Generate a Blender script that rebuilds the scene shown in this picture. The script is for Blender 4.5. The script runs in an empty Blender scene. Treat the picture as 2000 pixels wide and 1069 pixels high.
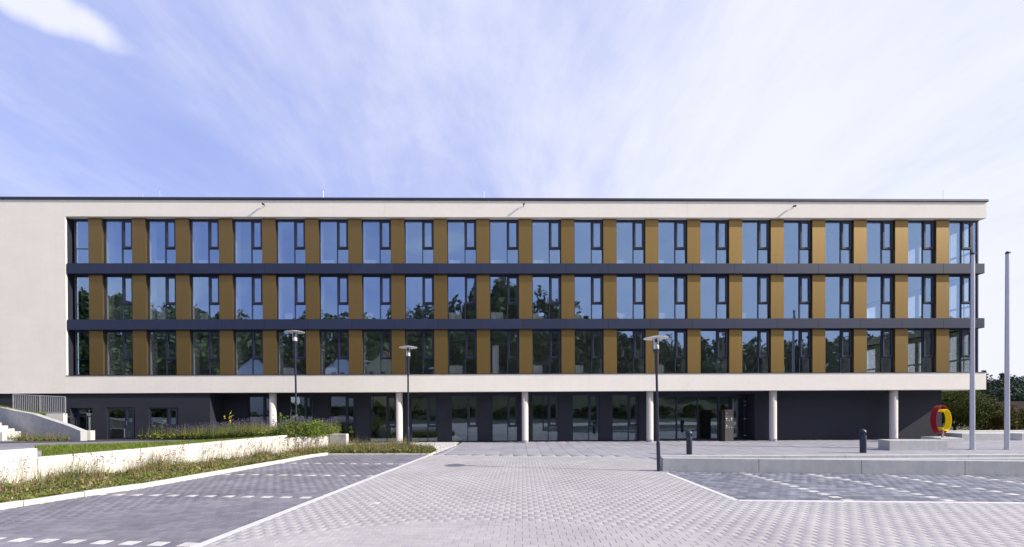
import bpy, bmesh, math, random
import numpy as np
from mathutils import Vector, Matrix

random.seed(7); RNG = np.random.default_rng(7)
SC = bpy.context.scene
COL = SC.collection
R = math.radians

# ------------------------------------------------------------------ camera, world, sun
cam_d = bpy.data.cameras.new('camera'); cam = bpy.data.objects.new('camera', cam_d); COL.objects.link(cam)
CAM_H, FPX, PX0, PY0 = 2.12, 780.0, 956.0, 805.0
ROLL, PITCH = -0.0049, -0.0053
_f = Vector((0, math.cos(PITCH), math.sin(PITCH))); _u = Vector((0, -math.sin(PITCH), math.cos(PITCH))); _r = Vector((1, 0, 0))
_r2 = math.cos(ROLL) * _r + math.sin(ROLL) * _u; _u2 = -math.sin(ROLL) * _r + math.cos(ROLL) * _u
M = Matrix.Identity(4)
for i in range(3):
    M[i][0] = _r2[i]; M[i][1] = _u2[i]; M[i][2] = -_f[i]
M[2][3] = CAM_H
cam.matrix_world = M
cam_d.sensor_width = 36; cam_d.lens = 36 * FPX / 2000
cam_d.shift_x = (1000 - PX0) / 2000; cam_d.shift_y = (PY0 - 534.5) / 2000
cam_d.clip_start = 0.1; cam_d.clip_end = 5000
SC.camera = cam

SC.view_settings.view_transform = 'Standard'; SC.view_settings.look = 'None'
SC.view_settings.exposure = 0.27; SC.view_settings.gamma = 1.0
SC.view_settings.use_curve_mapping = False
SC.cycles.max_bounces = 10; SC.cycles.transparent_max_bounces = 16; SC.cycles.glossy_bounces = 4
SC.cycles.diffuse_bounces = 4

SUNV = Vector((0.82, -0.195, 0.53)).normalized()          # towards the sun
SUN_EL = math.asin(SUNV.z); SUN_ROT = math.atan2(SUNV.x, SUNV.y)
sun_d = bpy.data.lights.new('sun', 'SUN'); sun_d.energy = 5.0; sun_d.angle = R(0.55); sun_d.color = (1.0, 0.92, 0.79)
sun = bpy.data.objects.new('sun', sun_d); COL.objects.link(sun)
sun.rotation_euler = SUNV.to_track_quat('Z', 'Y').to_euler(); sun.location = (60, -20, 60)

world = bpy.data.worlds.new('World'); SC.world = world; world.use_nodes = True
nt = world.node_tree; N = nt.nodes; L = nt.links; N.clear()
def nd(t, **kw):
    n = N.new(t)
    for k, v in kw.items(): setattr(n, k, v)
    return n
def math_n(op, a, b=None, c=None, clamp=False):
    n = nd('ShaderNodeMath', operation=op, use_clamp=clamp)
    for i, v in enumerate((a, b, c)):
        if v is None: continue
        if isinstance(v, (int, float)): n.inputs[i].default_value = v
        else: L.new(v, n.inputs[i])
    return n.outputs[0]
sky = nd('ShaderNodeTexSky', sky_type='NISHITA'); sky.sun_disc = False
sky.sun_elevation = SUN_EL; sky.sun_rotation = SUN_ROT
sky.altitude = 300; sky.air_density = 1.0; sky.dust_density = 0.7; sky.ozone_density = 2.2
tint = nd('ShaderNodeMix', data_type='RGBA', blend_type='MULTIPLY'); tint.inputs[0].default_value = 1
L.new(sky.outputs[0], tint.inputs[6]); tint.inputs[7].default_value = (1.25, 1.0, 1.10, 1)
bg_sky = nd('ShaderNodeBackground'); L.new(tint.outputs[2], bg_sky.inputs[0]); bg_sky.inputs[1].default_value = 0.15
tc = nd('ShaderNodeTexCoord'); sep = nd('ShaderNodeSeparateXYZ'); L.new(tc.outputs['Generated'], sep.inputs[0])
dx, dy, dz = sep.outputs
zc = math_n('ADD', math_n('MAXIMUM', dz, 0.0), 0.16)
comb = nd('ShaderNodeCombineXYZ'); L.new(math_n('DIVIDE', dx, zc), comb.inputs[0]); L.new(math_n('DIVIDE', dy, zc), comb.inputs[1])
def noise(scale, mapping_scale, rot, detail=9, rough=0.6, dist=0.0, off=(0, 0, 0), src=None):
    mp = nd('ShaderNodeMapping'); L.new(src or comb.outputs[0], mp.inputs[0])
    mp.inputs['Location'].default_value = off
    mp.inputs['Rotation'].default_value = (0, 0, rot); mp.inputs['Scale'].default_value = mapping_scale
    n = nd('ShaderNodeTexNoise'); n.inputs['Scale'].default_value = scale; n.inputs['Detail'].default_value = detail
    n.inputs['Roughness'].default_value = rough; n.inputs['Distortion'].default_value = dist
    L.new(mp.outputs[0], n.inputs['Vector']); return n.outputs['Fac']
streak = noise(1.1, (1.0, 0.36, 1), R(14), detail=14, rough=.62, dist=0.35, off=(3.1, 0.4, 0))
wisps = noise(2.2, (0.9, 0.42, 1), R(-42), detail=14, rough=0.66, dist=0.35, off=(0.3, 2.2, 0))
soft = noise(0.75, (1, 0.7, 1), R(20), detail=5, dist=.6, off=(5.2, 1.2, 0))
bias = nd('ShaderNodeMapRange', interpolation_type='SMOOTHSTEP'); L.new(dx, bias.inputs[0])
bias.inputs[1].default_value = -0.25; bias.inputs[2].default_value = 0.55; bias.inputs[3].default_value = 0.0; bias.inputs[4].default_value = 0.72
hz = math_n('POWER', math_n('SUBTRACT', 1.0, math_n('MAXIMUM', dz, 0.0), clamp=True), 6.0)
s1 = math_n('MULTIPLY', math_n('SUBTRACT', streak, 0.44), 1.0)
s2 = math_n('MULTIPLY', math_n('SUBTRACT', wisps, 0.50), 1.6)
s3 = math_n('MULTIPLY', math_n('SUBTRACT', soft, 0.5), 1.1)
cm = math_n('ADD', math_n('ADD', s1, s2), math_n('ADD', s3, bias.outputs[0]))
cm = math_n('ADD', cm, math_n('ADD', math_n('MULTIPLY', hz, 0.45), 0.15))
cirrus = nd('ShaderNodeMapRange', interpolation_type='SMOOTHSTEP'); L.new(cm, cirrus.inputs[0])
cirrus.inputs[1].default_value = -0.12; cirrus.inputs[2].default_value = 1.10; cirrus.inputs[4].default_value = 0.96
# one low cumulus bank, high on the left, and fellows of it round the rest of the sky
def puff(centre, along, ra, rb, seed):
    c = Vector(centre).normalized(); a = (Vector(along) - c * Vector(along).dot(c)).normalized(); b = c.cross(a)
    def dotn(v, off):
        d = nd('ShaderNodeVectorMath', operation='DOT_PRODUCT'); L.new(tc.outputs['Generated'], d.inputs[0]); d.inputs[1].default_value = v
        return math_n('MULTIPLY', d.outputs['Value'], 1.0 / off)
    ea = dotn(a, ra); eb = dotn(b, rb); fc = dotn(c, 1.0)
    r = math_n('SQRT', math_n('ADD', math_n('POWER', ea, 2.0), math_n('POWER', eb, 2.0)))
    n = noise(8.0, (1, 1, 1), 0, detail=8, rough=0.5, dist=0.2, off=(seed, seed, 0), src=tc.outputs['Generated'])
    v = math_n('ADD', math_n('SUBTRACT', 1.0, r), math_n('MULTIPLY', math_n('SUBTRACT', n, 0.5), 2.0))
    m = nd('ShaderNodeMapRange', interpolation_type='SMOOTHSTEP'); L.new(v, m.inputs[0]); m.inputs[1].default_value = 0.0; m.inputs[2].default_value = 0.8
    return math_n('MULTIPLY', m.outputs[0], math_n('GREATER_THAN', fc, 0.0))
pf = puff((-1.16, 1, 1.04), (0.30, 0, -0.14), 0.125, 0.032, 1.3)
for args in (((-0.9, -1, 0.30), (1, 0, 0), 0.30, 0.06, 4.1), ((0.75, -1, 0.33), (1, 0.2, 0), 0.22, 0.05, 7.7), ((-0.1, -1, 0.42), (1, 0, 0.1), 0.25, 0.04, 9.2)):
    pf = math_n('MAXIMUM', pf, puff(*args))
mask = math_n('MAXIMUM', cirrus.outputs[0], math_n('MULTIPLY', pf, 0.92))
bg_cl = nd('ShaderNodeBackground'); bg_cl.inputs[0].default_value = (0.83, 0.85, 0.97, 1); bg_cl.inputs[1].default_value = 0.92
# a thin even veil of high cloud whitens the whole blue
bg_veil = nd('ShaderNodeBackground'); bg_veil.inputs[0].default_value = (0.44, 0.52, 0.95, 1); bg_veil.inputs[1].default_value = 0.98
veil_amt = nd('ShaderNodeMapRange'); L.new(soft, veil_amt.inputs[0]); veil_amt.inputs[1].default_value = 0.3; veil_amt.inputs[2].default_value = 0.7; veil_amt.inputs[3].default_value = 0.50; veil_amt.inputs[4].default_value = 0.72
vm_ = nd('ShaderNodeMixShader'); L.new(veil_amt.outputs[0], vm_.inputs[0]); L.new(bg_sky.outputs[0], vm_.inputs[1]); L.new(bg_veil.outputs[0], vm_.inputs[2])
mx = nd('ShaderNodeMixShader'); L.new(mask, mx.inputs[0]); L.new(vm_.outputs[0], mx.inputs[1]); L.new(bg_cl.outputs[0], mx.inputs[2])
wo = nd('ShaderNodeOutputWorld'); L.new(mx.outputs[0], wo.inputs[0])

# ------------------------------------------------------------------ helpers
class MB:
    """collects polygons, links them as one mesh object"""
    def __init__(s): s.v = []; s.f = []; s.m = []
    def poly(s, pts, mi=0):
        b = len(s.v); s.v += [tuple(p) for p in pts]; s.f.append(tuple(range(b, b + len(pts)))); s.m.append(mi); return s
    def box(s, a, b, mi=0):
        x0, y0, z0 = a; x1, y1, z1 = b; n = len(s.v)
        s.v += [(x0, y0, z0), (x1, y0, z0), (x1, y1, z0), (x0, y1, z0), (x0, y0, z1), (x1, y0, z1), (x1, y1, z1), (x0, y1, z1)]
        for q in ((0, 3, 2, 1), (4, 5, 6, 7), (0, 1, 5, 4), (1, 2, 6, 5), (2, 3, 7, 6), (3, 0, 4, 7)):
            s.f.append(tuple(n + i for i in q)); s.m.append(mi)
        return s
    def prism(s, base, z0, z1, mi=0):
        """base: ccw list of (x, y); z0, z1 numbers or lists"""
        k = len(base); n = len(s.v)
        Z0 = z0 if hasattr(z0, '__len__') else [z0] * k; Z1 = z1 if hasattr(z1, '__len__') else [z1] * k
        s.v += [(x, y, z) for (x, y), z in zip(base, Z0)] + [(x, y, z) for (x, y), z in zip(base, Z1)]
        s.f.append(tuple(n + i for i in reversed(range(k)))); s.m.append(mi)
        s.f.append(tuple(n + k + i for i in range(k))); s.m.append(mi)
        for i in range(k):
            j = (i + 1) % k; s.f.append((n + i, n + j, n + k + j, n + k + i)); s.m.append(mi)
        return s
    def lathe(s, prof, c=(0, 0), seg=16, mi=0, cap=True):
        n = len(s.v)
        for r, z in prof:
            for i in range(seg):
                a = 2 * math.pi * i / seg; s.v.append((c[0] + r * math.cos(a), c[1] + r * math.sin(a), z))
        for k in range(len(prof) - 1):
            for i in range(seg):
                j = (i + 1) % seg
                s.f.append((n + k * seg + i, n + k * seg + j, n + (k + 1) * seg + j, n + (k + 1) * seg + i)); s.m.append(mi)
        if cap:
            s.f.append(tuple(n + i for i in reversed(range(seg)))); s.m.append(mi)
            e = n + (len(prof) - 1) * seg; s.f.append(tuple(e + i for i in range(seg))); s.m.append(mi)
        return s
    def tube(s, p, q, r0, r1=None, seg=8, mi=0):
        p = Vector(p); q = Vector(q); r1 = r0 if r1 is None else r1
        d = (q - p).normalized(); a = d.orthogonal().normalized(); b = d.cross(a); n = len(s.v)
        for c, r in ((p, r0), (q, r1)):
            for i in range(seg):
                t = 2 * math.pi * i / seg; s.v.append(tuple(c + a * (r * math.cos(t)) + b * (r * math.sin(t))))
        for i in range(seg):
            j = (i + 1) % seg; s.f.append((n + i, n + j, n + seg + j, n + seg + i)); s.m.append(mi)
        s.f.append(tuple(n + i for i in reversed(range(seg)))); s.m.append(mi)
        s.f.append(tuple(n + seg + i for i in range(seg))); s.m.append(mi)
        return s
    def mesh(s, name, mats, smooth=False):
        me = bpy.data.meshes.new(name); me.from_pydata(s.v, [], s.f)
        for m in (mats if isinstance(mats, (list, tuple)) else [mats]): me.materials.append(m)
        me.polygons.foreach_set('material_index', s.m)
        if smooth: me.polygons.foreach_set('use_smooth', [True] * len(s.f))
        me.update(); return me
    def build(s, name, mats, parent=None, smooth=False, bevel=0, loc=None):
        o = bpy.data.objects.new(name, s.mesh(name, mats, smooth)); COL.objects.link(o)
        if parent: o.parent = parent
        if loc: o.location = loc
        if bevel:
            b = o.modifiers.new('bevel', 'BEVEL'); b.width = bevel; b.segments = 2; b.limit_method = 'ANGLE'; b.angle_limit = R(40)
        if smooth and not bevel:
            try: o.data.set_sharp_from_angle(angle=R(35))
            except Exception: pass
        return o

def place(me, name, parent=None, loc=(0, 0, 0), rot=(0, 0, 0)):
    o = bpy.data.objects.new(name, me); COL.objects.link(o); o.parent = parent; o.location = loc; o.rotation_euler = rot; return o
def empty(name, loc=(0, 0, 0), rz=0.0):
    o = bpy.data.objects.new(name, None); COL.objects.link(o); o.location = loc; o.rotation_euler = (0, 0, rz); o.empty_display_size = 0.3; return o
def tag(o, label=None, cat=None, group=None, kind=None):
    if label: o['label'] = label
    if cat: o['category'] = cat
    if group: o['group'] = group
    if kind: o['kind'] = kind
    return o
def copy_tree(o, parent=None):
    c = o.copy(); COL.objects.link(c)
    if parent: c.parent = parent
    for ch in list(o.children): copy_tree(ch, c)
    return c

# ------------------------------------------------------------------ materials
def new_mat(name):
    m = bpy.data.materials.new(name); m.use_nodes = True
    b = m.node_tree.nodes['Principled BSDF']; return m, m.node_tree, b
def simple(name, col, rough=0.6, metal=0.0, spec=0.5, var=0.0, scale=3.0, bump=0.0, bscale=60.0, stretch=(1, 1, 1), coord='Object', objvar=0.0, detail=5):
    m, t, b = new_mat(name)
    b.inputs['Roughness'].default_value = rough; b.inputs['Metallic'].default_value = metal; b.inputs['Specular IOR Level'].default_value = spec
    b.inputs['Base Color'].default_value = (*col, 1)
    tcn = t.nodes.new('ShaderNodeTexCoord'); mp = t.nodes.new('ShaderNodeMapping'); mp.inputs['Scale'].default_value = stretch
    t.links.new(tcn.outputs[coord], mp.inputs[0])
    out = None
    if var > 0:
        n = t.nodes.new('ShaderNodeTexNoise'); n.inputs['Scale'].default_value = scale; n.inputs['Detail'].default_value = detail; n.inputs['Roughness'].default_value = 0.62
        t.links.new(mp.outputs[0], n.inputs['Vector'])
        r = t.nodes.new('ShaderNodeValToRGB'); r.color_ramp.elements[0].position = 0.3; r.color_ramp.elements[1].position = 0.7
        r.color_ramp.elements[0].color = (*[c * (1 - var) for c in col], 1); r.color_ramp.elements[1].color = (*[min(1, c * (1 + var)) for c in col], 1)
        t.links.new(n.outputs['Fac'], r.inputs[0]); out = r.outputs[0]
    if objvar > 0:
        oi = t.nodes.new('ShaderNodeObjectInfo'); mr = t.nodes.new('ShaderNodeMapRange'); mr.inputs[3].default_value = 1 - objvar; mr.inputs[4].default_value = 1 + objvar
        t.links.new(oi.outputs['Random'], mr.inputs[0])
        vm = t.nodes.new('ShaderNodeVectorMath'); vm.operation = 'SCALE'
        if out: t.links.new(out, vm.inputs[0])
        else: vm.inputs[0].default_value = col
        t.links.new(mr.outputs[0], vm.inputs['Scale']); out = vm.outputs[0]
    if out: t.links.new(out, b.inputs['Base Color'])
    if bump > 0:
        n2 = t.nodes.new('ShaderNodeTexNoise'); n2.inputs['Scale'].default_value = bscale; n2.inputs['Detail'].default_value = 4
        t.links.new(mp.outputs[0], n2.inputs['Vector'])
        bp = t.nodes.new('ShaderNodeBump'); bp.inputs['Strength'].default_value = bump; bp.inputs['Distance'].default_value = 0.01
        t.links.new(n2.outputs['Fac'], bp.inputs['Height']); t.links.new(bp.outputs[0], b.inputs['Normal'])
    return m
def paver_mat(name, col, col2, var=0.10, rough=0.8):
    """base colour varies from piece to piece (attribute 'var' on joined pieces, object random on single ones) with fine grain and broad weathering"""
    m, t, b = new_mat(name); b.inputs['Roughness'].default_value = rough; b.inputs['Specular IOR Level'].default_value = 0.35
    at = t.nodes.new('ShaderNodeAttribute'); at.attribute_name = 'var'
    oi = t.nodes.new('ShaderNodeObjectInfo')
    use = t.nodes.new('ShaderNodeMath'); use.operation = 'GREATER_THAN'; t.links.new(at.outputs['Fac'], use.inputs[0]); use.inputs[1].default_value = 0.0001
    mixv = t.nodes.new('ShaderNodeMix'); t.links.new(use.outputs[0], mixv.inputs[0]); t.links.new(oi.outputs['Random'], mixv.inputs[2]); t.links.new(at.outputs['Fac'], mixv.inputs[3])
    geo = t.nodes.new('ShaderNodeNewGeometry')
    n = t.nodes.new('ShaderNodeTexNoise'); n.inputs['Scale'].default_value = 0.55; n.inputs['Detail'].default_value = 5; t.links.new(geo.outputs['Position'], n.inputs['Vector'])
    g = t.nodes.new('ShaderNodeTexNoise'); g.inputs['Scale'].default_value = 90; g.inputs['Detail'].default_value = 3; t.links.new(geo.outputs['Position'], g.inputs['Vector'])
    rm = t.nodes.new('ShaderNodeValToRGB'); rm.color_ramp.elements[0].position = 0.0; rm.color_ramp.elements[1].position = 1.0
    rm.color_ramp.elements[0].color = (*col, 1); rm.color_ramp.elements[1].color = (*col2, 1)
    t.links.new(mixv.outputs[0], rm.inputs[0])
    a1 = t.nodes.new('ShaderNodeMapRange'); a1.inputs[1].default_value = 0.3; a1.inputs[2].default_value = 0.7; a1.inputs[3].default_value = 1 - var; a1.inputs[4].default_value = 1 + var; t.links.new(n.outputs['Fac'], a1.inputs[0])
    a2 = t.nodes.new('ShaderNodeMapRange'); a2.inputs[1].default_value = 0.3; a2.inputs[2].default_value = 0.7; a2.inputs[3].default_value = 0.9; a2.inputs[4].default_value = 1.1; t.links.new(g.outputs['Fac'], a2.inputs[0])
    n3 = t.nodes.new('ShaderNodeTexNoise'); n3.inputs['Scale'].default_value = 3.2; n3.inputs['Detail'].default_value = 7; n3.inputs['Roughness'].default_value = .72; t.links.new(geo.outputs['Position'], n3.inputs['Vector'])
    a3 = t.nodes.new('ShaderNodeMapRange'); a3.inputs[1].default_value = 0.32; a3.inputs[2].default_value = 0.55; a3.inputs[3].default_value = 0.88; a3.inputs[4].default_value = 1.02; t.links.new(n3.outputs['Fac'], a3.inputs[0])
    mu0 = t.nodes.new('ShaderNodeMath'); mu0.operation = 'MULTIPLY'; t.links.new(a1.outputs[0], mu0.inputs[0]); t.links.new(a3.outputs[0], mu0.inputs[1])
    mu = t.nodes.new('ShaderNodeMath'); mu.operation = 'MULTIPLY'; t.links.new(mu0.outputs[0], mu.inputs[0]); t.links.new(a2.outputs[0], mu.inputs[1])
    vm = t.nodes.new('ShaderNodeVectorMath'); vm.operation = 'SCALE'; t.links.new(rm.outputs[0], vm.inputs[0]); t.links.new(mu.outputs[0], vm.inputs['Scale'])
    t.links.new(vm.outputs[0], b.inputs['Base Color'])
    bp = t.nodes.new('ShaderNodeBump'); bp.inputs['Strength'].default_value = 0.25; bp.inputs['Distance'].default_value = 0.004; t.links.new(g.outputs['Fac'], bp.inputs['Height']); t.links.new(bp.outputs[0], b.inputs['Normal'])
    return m
def glass_mat(name, base, tintc, refl=(0.80, 0.88, 1.0)):
    m = bpy.data.materials.new(name); m.use_nodes = True; t = m.node_tree; t.nodes.clear()
    tr = t.nodes.new('ShaderNodeBsdfTransparent'); tr.inputs[0].default_value = (*tintc, 1)
    gl = t.nodes.new('ShaderNodeBsdfGlossy'); gl.inputs['Roughness'].default_value = 0.0; gl.inputs['Color'].default_value = (*refl, 1)
    lw = t.nodes.new('ShaderNodeLayerWeight'); lw.inputs[0].default_value = 0.5
    pw_ = t.nodes.new('ShaderNodeMath'); pw_.operation = 'POWER'; t.links.new(lw.outputs['Facing'], pw_.inputs[0]); pw_.inputs[1].default_value = 3.5
    mr = t.nodes.new('ShaderNodeMapRange'); mr.inputs[3].default_value = base; mr.inputs[4].default_value = 1.0; t.links.new(pw_.outputs[0], mr.inputs[0])
    mxs = t.nodes.new('ShaderNodeMixShader'); t.links.new(mr.outputs[0], mxs.inputs[0]); t.links.new(tr.outputs[0], mxs.inputs[1]); t.links.new(gl.outputs[0], mxs.inputs[2])
    # slow waviness of float glass
    tcn = t.nodes.new('ShaderNodeTexCoord'); nz = t.nodes.new('ShaderNodeTexNoise'); nz.inputs['Scale'].default_value = 1.1; nz.inputs['Detail'].default_value = 1
    bp = t.nodes.new('ShaderNodeBump'); bp.inputs['Strength'].default_value = 0.10; bp.inputs['Distance'].default_value = 0.02
    t.links.new(tcn.outputs['Object'], nz.inputs['Vector']); t.links.new(nz.outputs['Fac'], bp.inputs['Height']); t.links.new(bp.outputs[0], gl.inputs['Normal'])
    o = t.nodes.new('ShaderNodeOutputMaterial'); t.links.new(mxs.outputs[0], o.inputs[0]); return m

MAT = {}
MAT['render'] = simple('white_render', (0.915, 0.868, 0.785), 0.9, var=0.035, scale=0.5, bump=0.35, bscale=40, stretch=(1, 1, 1.6))
def weather(m, amt=.05):
    t = m.node_tree; b = t.nodes['Principled BSDF']; lk = b.inputs['Base Color'].links[0]; src = lk.from_socket
    tcn = t.nodes.new('ShaderNodeTexCoord'); mp = t.nodes.new('ShaderNodeMapping'); mp.inputs['Scale'].default_value = (2.2, 2.2, .16); t.links.new(tcn.outputs['Object'], mp.inputs[0])
    n = t.nodes.new('ShaderNodeTexNoise'); n.inputs['Scale'].default_value = 1.4; n.inputs['Detail'].default_value = 7; n.inputs['Roughness'].default_value = .7; t.links.new(mp.outputs[0], n.inputs['Vector'])
    n2 = t.nodes.new('ShaderNodeTexNoise'); n2.inputs['Scale'].default_value = 5.0; n2.inputs['Detail'].default_value = 6; n2.inputs['Roughness'].default_value = .7; t.links.new(tcn.outputs['Object'], n2.inputs['Vector'])
    ad = t.nodes.new('ShaderNodeMath'); ad.operation = 'ADD'; t.links.new(n.outputs['Fac'], ad.inputs[0]); t.links.new(n2.outputs['Fac'], ad.inputs[1])
    mr = t.nodes.new('ShaderNodeMapRange'); mr.inputs[1].default_value = .7; mr.inputs[2].default_value = 1.3; mr.inputs[3].default_value = 1 - amt; mr.inputs[4].default_value = 1 + amt * .6; t.links.new(ad.outputs[0], mr.inputs[0])
    vm = t.nodes.new('ShaderNodeVectorMath'); vm.operation = 'SCALE'; t.links.new(src, vm.inputs[0]); t.links.new(mr.outputs[0], vm.inputs['Scale']); t.links.new(vm.outputs[0], b.inputs['Base Color'])
weather(MAT['render'], .035)
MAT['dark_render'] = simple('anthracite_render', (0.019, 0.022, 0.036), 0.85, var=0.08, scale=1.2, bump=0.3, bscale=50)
MAT['soffit'] = simple('soffit_paint', (0.55, 0.54, 0.51), 0.9, var=0.04, scale=0.7)
MAT['metal_dark'] = simple('anthracite_metal', (0.036, 0.04, 0.06), 0.42, 0.2, var=0.06, scale=0.8)
MAT['panel'] = simple('fibre_cement_panel', (0.023, 0.033, 0.075), 0.5, 0.0, 0.35, var=0.07, scale=2.0, objvar=0.08)
MAT['gold'] = simple('gold_anodised_sheet', (0.245, 0.160, 0.056), 0.42, 0.82, 0.5, var=0.05, scale=4.0, stretch=(6, 6, 0.15), objvar=0.06)
MAT['frame'] = simple('window_frame_paint', (0.021, 0.027, 0.055), 0.4, 0.1)
MAT['glass'] = glass_mat('window_glass', 0.28, (0.97, 0.985, 0.975), (0.47, 0.68, 1.0))
MAT['glass_low'] = glass_mat('ground_floor_glass', 0.15, (0.84, 0.88, 0.88), (0.70, 0.85, 1.0))
MAT['steel'] = simple('stainless_steel', (0.55, 0.55, 0.56), 0.3, 1.0)
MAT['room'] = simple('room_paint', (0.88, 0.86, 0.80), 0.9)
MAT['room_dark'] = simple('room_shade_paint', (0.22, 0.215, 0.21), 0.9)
MAT['carpet'] = simple('carpet', (0.09, 0.09, 0.10), 0.95)
MAT['cabinet'] = simple('cabinet_laminate', (0.74, 0.72, 0.66), 0.5)
MAT['concrete'] = simple('smooth_concrete', (0.46, 0.47, 0.48), 0.8, var=0.10, scale=1.6, bump=0.15, bscale=30, stretch=(1, 1, 0.6))
MAT['concrete_white'] = simple('white_concrete', (0.72, 0.70, 0.66), 0.85, var=0.07, scale=1.4, bump=0.2, bscale=35, stretch=(1, 1, 0.5))
weather(MAT['concrete'], .14); weather(MAT['concrete_white'], .09)
MAT['column'] = simple('column_concrete', (0.62, 0.58, 0.55), 0.8, var=0.06, scale=2.0, stretch=(1, 1, 0.3))
MAT['kerb'] = simple('kerb_concrete', (0.62, 0.60, 0.56), 0.85, var=0.10, scale=5, bump=0.3, bscale=60, objvar=0.06)
MAT['edging'] = simple('pale_edging_concrete', (0.60, 0.60, 0.62), 0.85, var=0.07, scale=6, objvar=0.05)
MAT['joint'] = simple('joint_sand', (0.27, 0.26, 0.265), 0.95, var=0.25, scale=30)
MAT['paver'] = paver_mat('grey_paver', (0.392, 0.378, 0.395), (0.425, 0.408, 0.420), 0.08)
MAT['paver_pale'] = paver_mat('pale_paver', (0.53, 0.515, 0.50), (0.63, 0.61, 0.585), 0.05)
MAT['paver_lilac'] = paver_mat('slate_paver', (0.175, 0.168, 0.205), (0.235, 0.225, 0.262), 0.20)
MAT['paver_dark'] = paver_mat('dark_blue_paver', (0.12, 0.13, 0.175), (0.25, 0.26, 0.31), 0.10)
MAT['slab'] = paver_mat('forecourt_slab', (0.30, 0.30, 0.345), (0.35, 0.345, 0.39), 0.09)
MAT['asphalt'] = simple('asphalt', (0.05, 0.05, 0.055), 0.9, var=0.2, scale=25, bump=0.4, bscale=120)
MAT['soil'] = simple('soil', (0.075, 0.058, 0.04), 0.95, var=0.35, scale=9, bump=0.5, bscale=30)
MAT['land'] = simple('meadow_ground', (0.05, 0.058, 0.03), 0.95, var=0.35, scale=0.15)
MAT['lamp_paint'] = simple('lamp_paint', (0.035, 0.043, 0.07), 0.4, 0.3)
MAT['lamp_white'] = simple('lamp_reflector_white', (0.80, 0.80, 0.80), 0.35)
MAT['alu'] = simple('flagpole_aluminium', (0.56, 0.57, 0.65), 0.42, 0.3)
MAT['galv'] = simple('galvanised_steel', (0.50, 0.51, 0.54), 0.45, 0.6, var=0.08, scale=8)
MAT['black'] = simple('black_plastic', (0.012, 0.012, 0.014), 0.5)
MAT['red'] = simple('red_enamel', (0.24, 0.004, 0.010), 0.5, 0.0, 0.2)
MAT['yellow'] = simple('yellow_enamel', (0.92, 0.66, 0.0), 0.5, 0.0, 0.2)
MAT['signred'] = simple('sign_red', (0.45, 0.02, 0.02), 0.5)
MAT['signwhite'] = simple('sign_white', (0.8, 0.8, 0.8), 0.5)
MAT['grass'] = simple('grass_blade', (0.105, 0.165, 0.018), 0.7, var=0.35, scale=2.5, coord='Object')
MAT['leaf'] = simple('meadow_leaf', (0.115, 0.155, 0.028), 0.7, var=0.45, scale=1.3)
MAT['leaf_bright'] = simple('fresh_leaf', (0.10, 0.155, 0.018), 0.65, var=0.3, scale=3)
MAT['dry'] = simple('dry_stem', (0.29, 0.215, 0.11), 0.85, var=0.45, scale=1.7)
MAT['flower'] = simple('violet_flower', (0.20, 0.16, 0.34), 0.8, var=0.3, scale=6)
MAT['seed'] = simple('seed_head', (0.085, 0.055, 0.075), 0.85, var=0.35, scale=7)
MAT['yflower'] = simple('yellow_flower', (0.65, 0.52, 0.02), 0.7)
MAT['foliage'] = simple('tree_foliage', (0.060, 0.078, 0.014), 0.75, var=0.45, scale=0.5)
MAT['foliage_valley'] = simple('valley_wood_foliage', (0.095, 0.125, 0.032), 0.75, var=0.5, scale=0.25)
MAT['foliage_olive'] = simple('hedge_foliage', (0.085, 0.078, 0.012), 0.75, var=0.5, scale=0.6)
MAT['foliage_far'] = simple('far_wood_foliage', (0.042, 0.068, 0.040), 0.8, var=0.5, scale=0.09)
MAT['bark'] = simple('bark', (0.07, 0.055, 0.04), 0.95, var=0.3, scale=8)
MAT['tile_brown'] = simple('brown_roof_tile', (0.035, 0.024, 0.024), 0.95, 0.0, 0.05, var=0.2, scale=3)
MAT['tile_red'] = simple('red_roof_tile', (0.22, 0.07, 0.04), 0.8, var=0.2, scale=3)
MAT['house_wall'] = simple('cream_house_wall', (0.68, 0.56, 0.30), 0.9)
MAT['pebble'] = simple('white_pebble', (0.6, 0.59, 0.57), 0.8, var=0.2, scale=9)
for k in ('leaf', 'leaf_bright', 'grass', 'foliage', 'foliage_olive', 'foliage_far'):   # thin leaves let some light through
    b = MAT[k].node_tree.nodes['Principled BSDF']; b.inputs['Specular IOR Level'].default_value = 0.2

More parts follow.
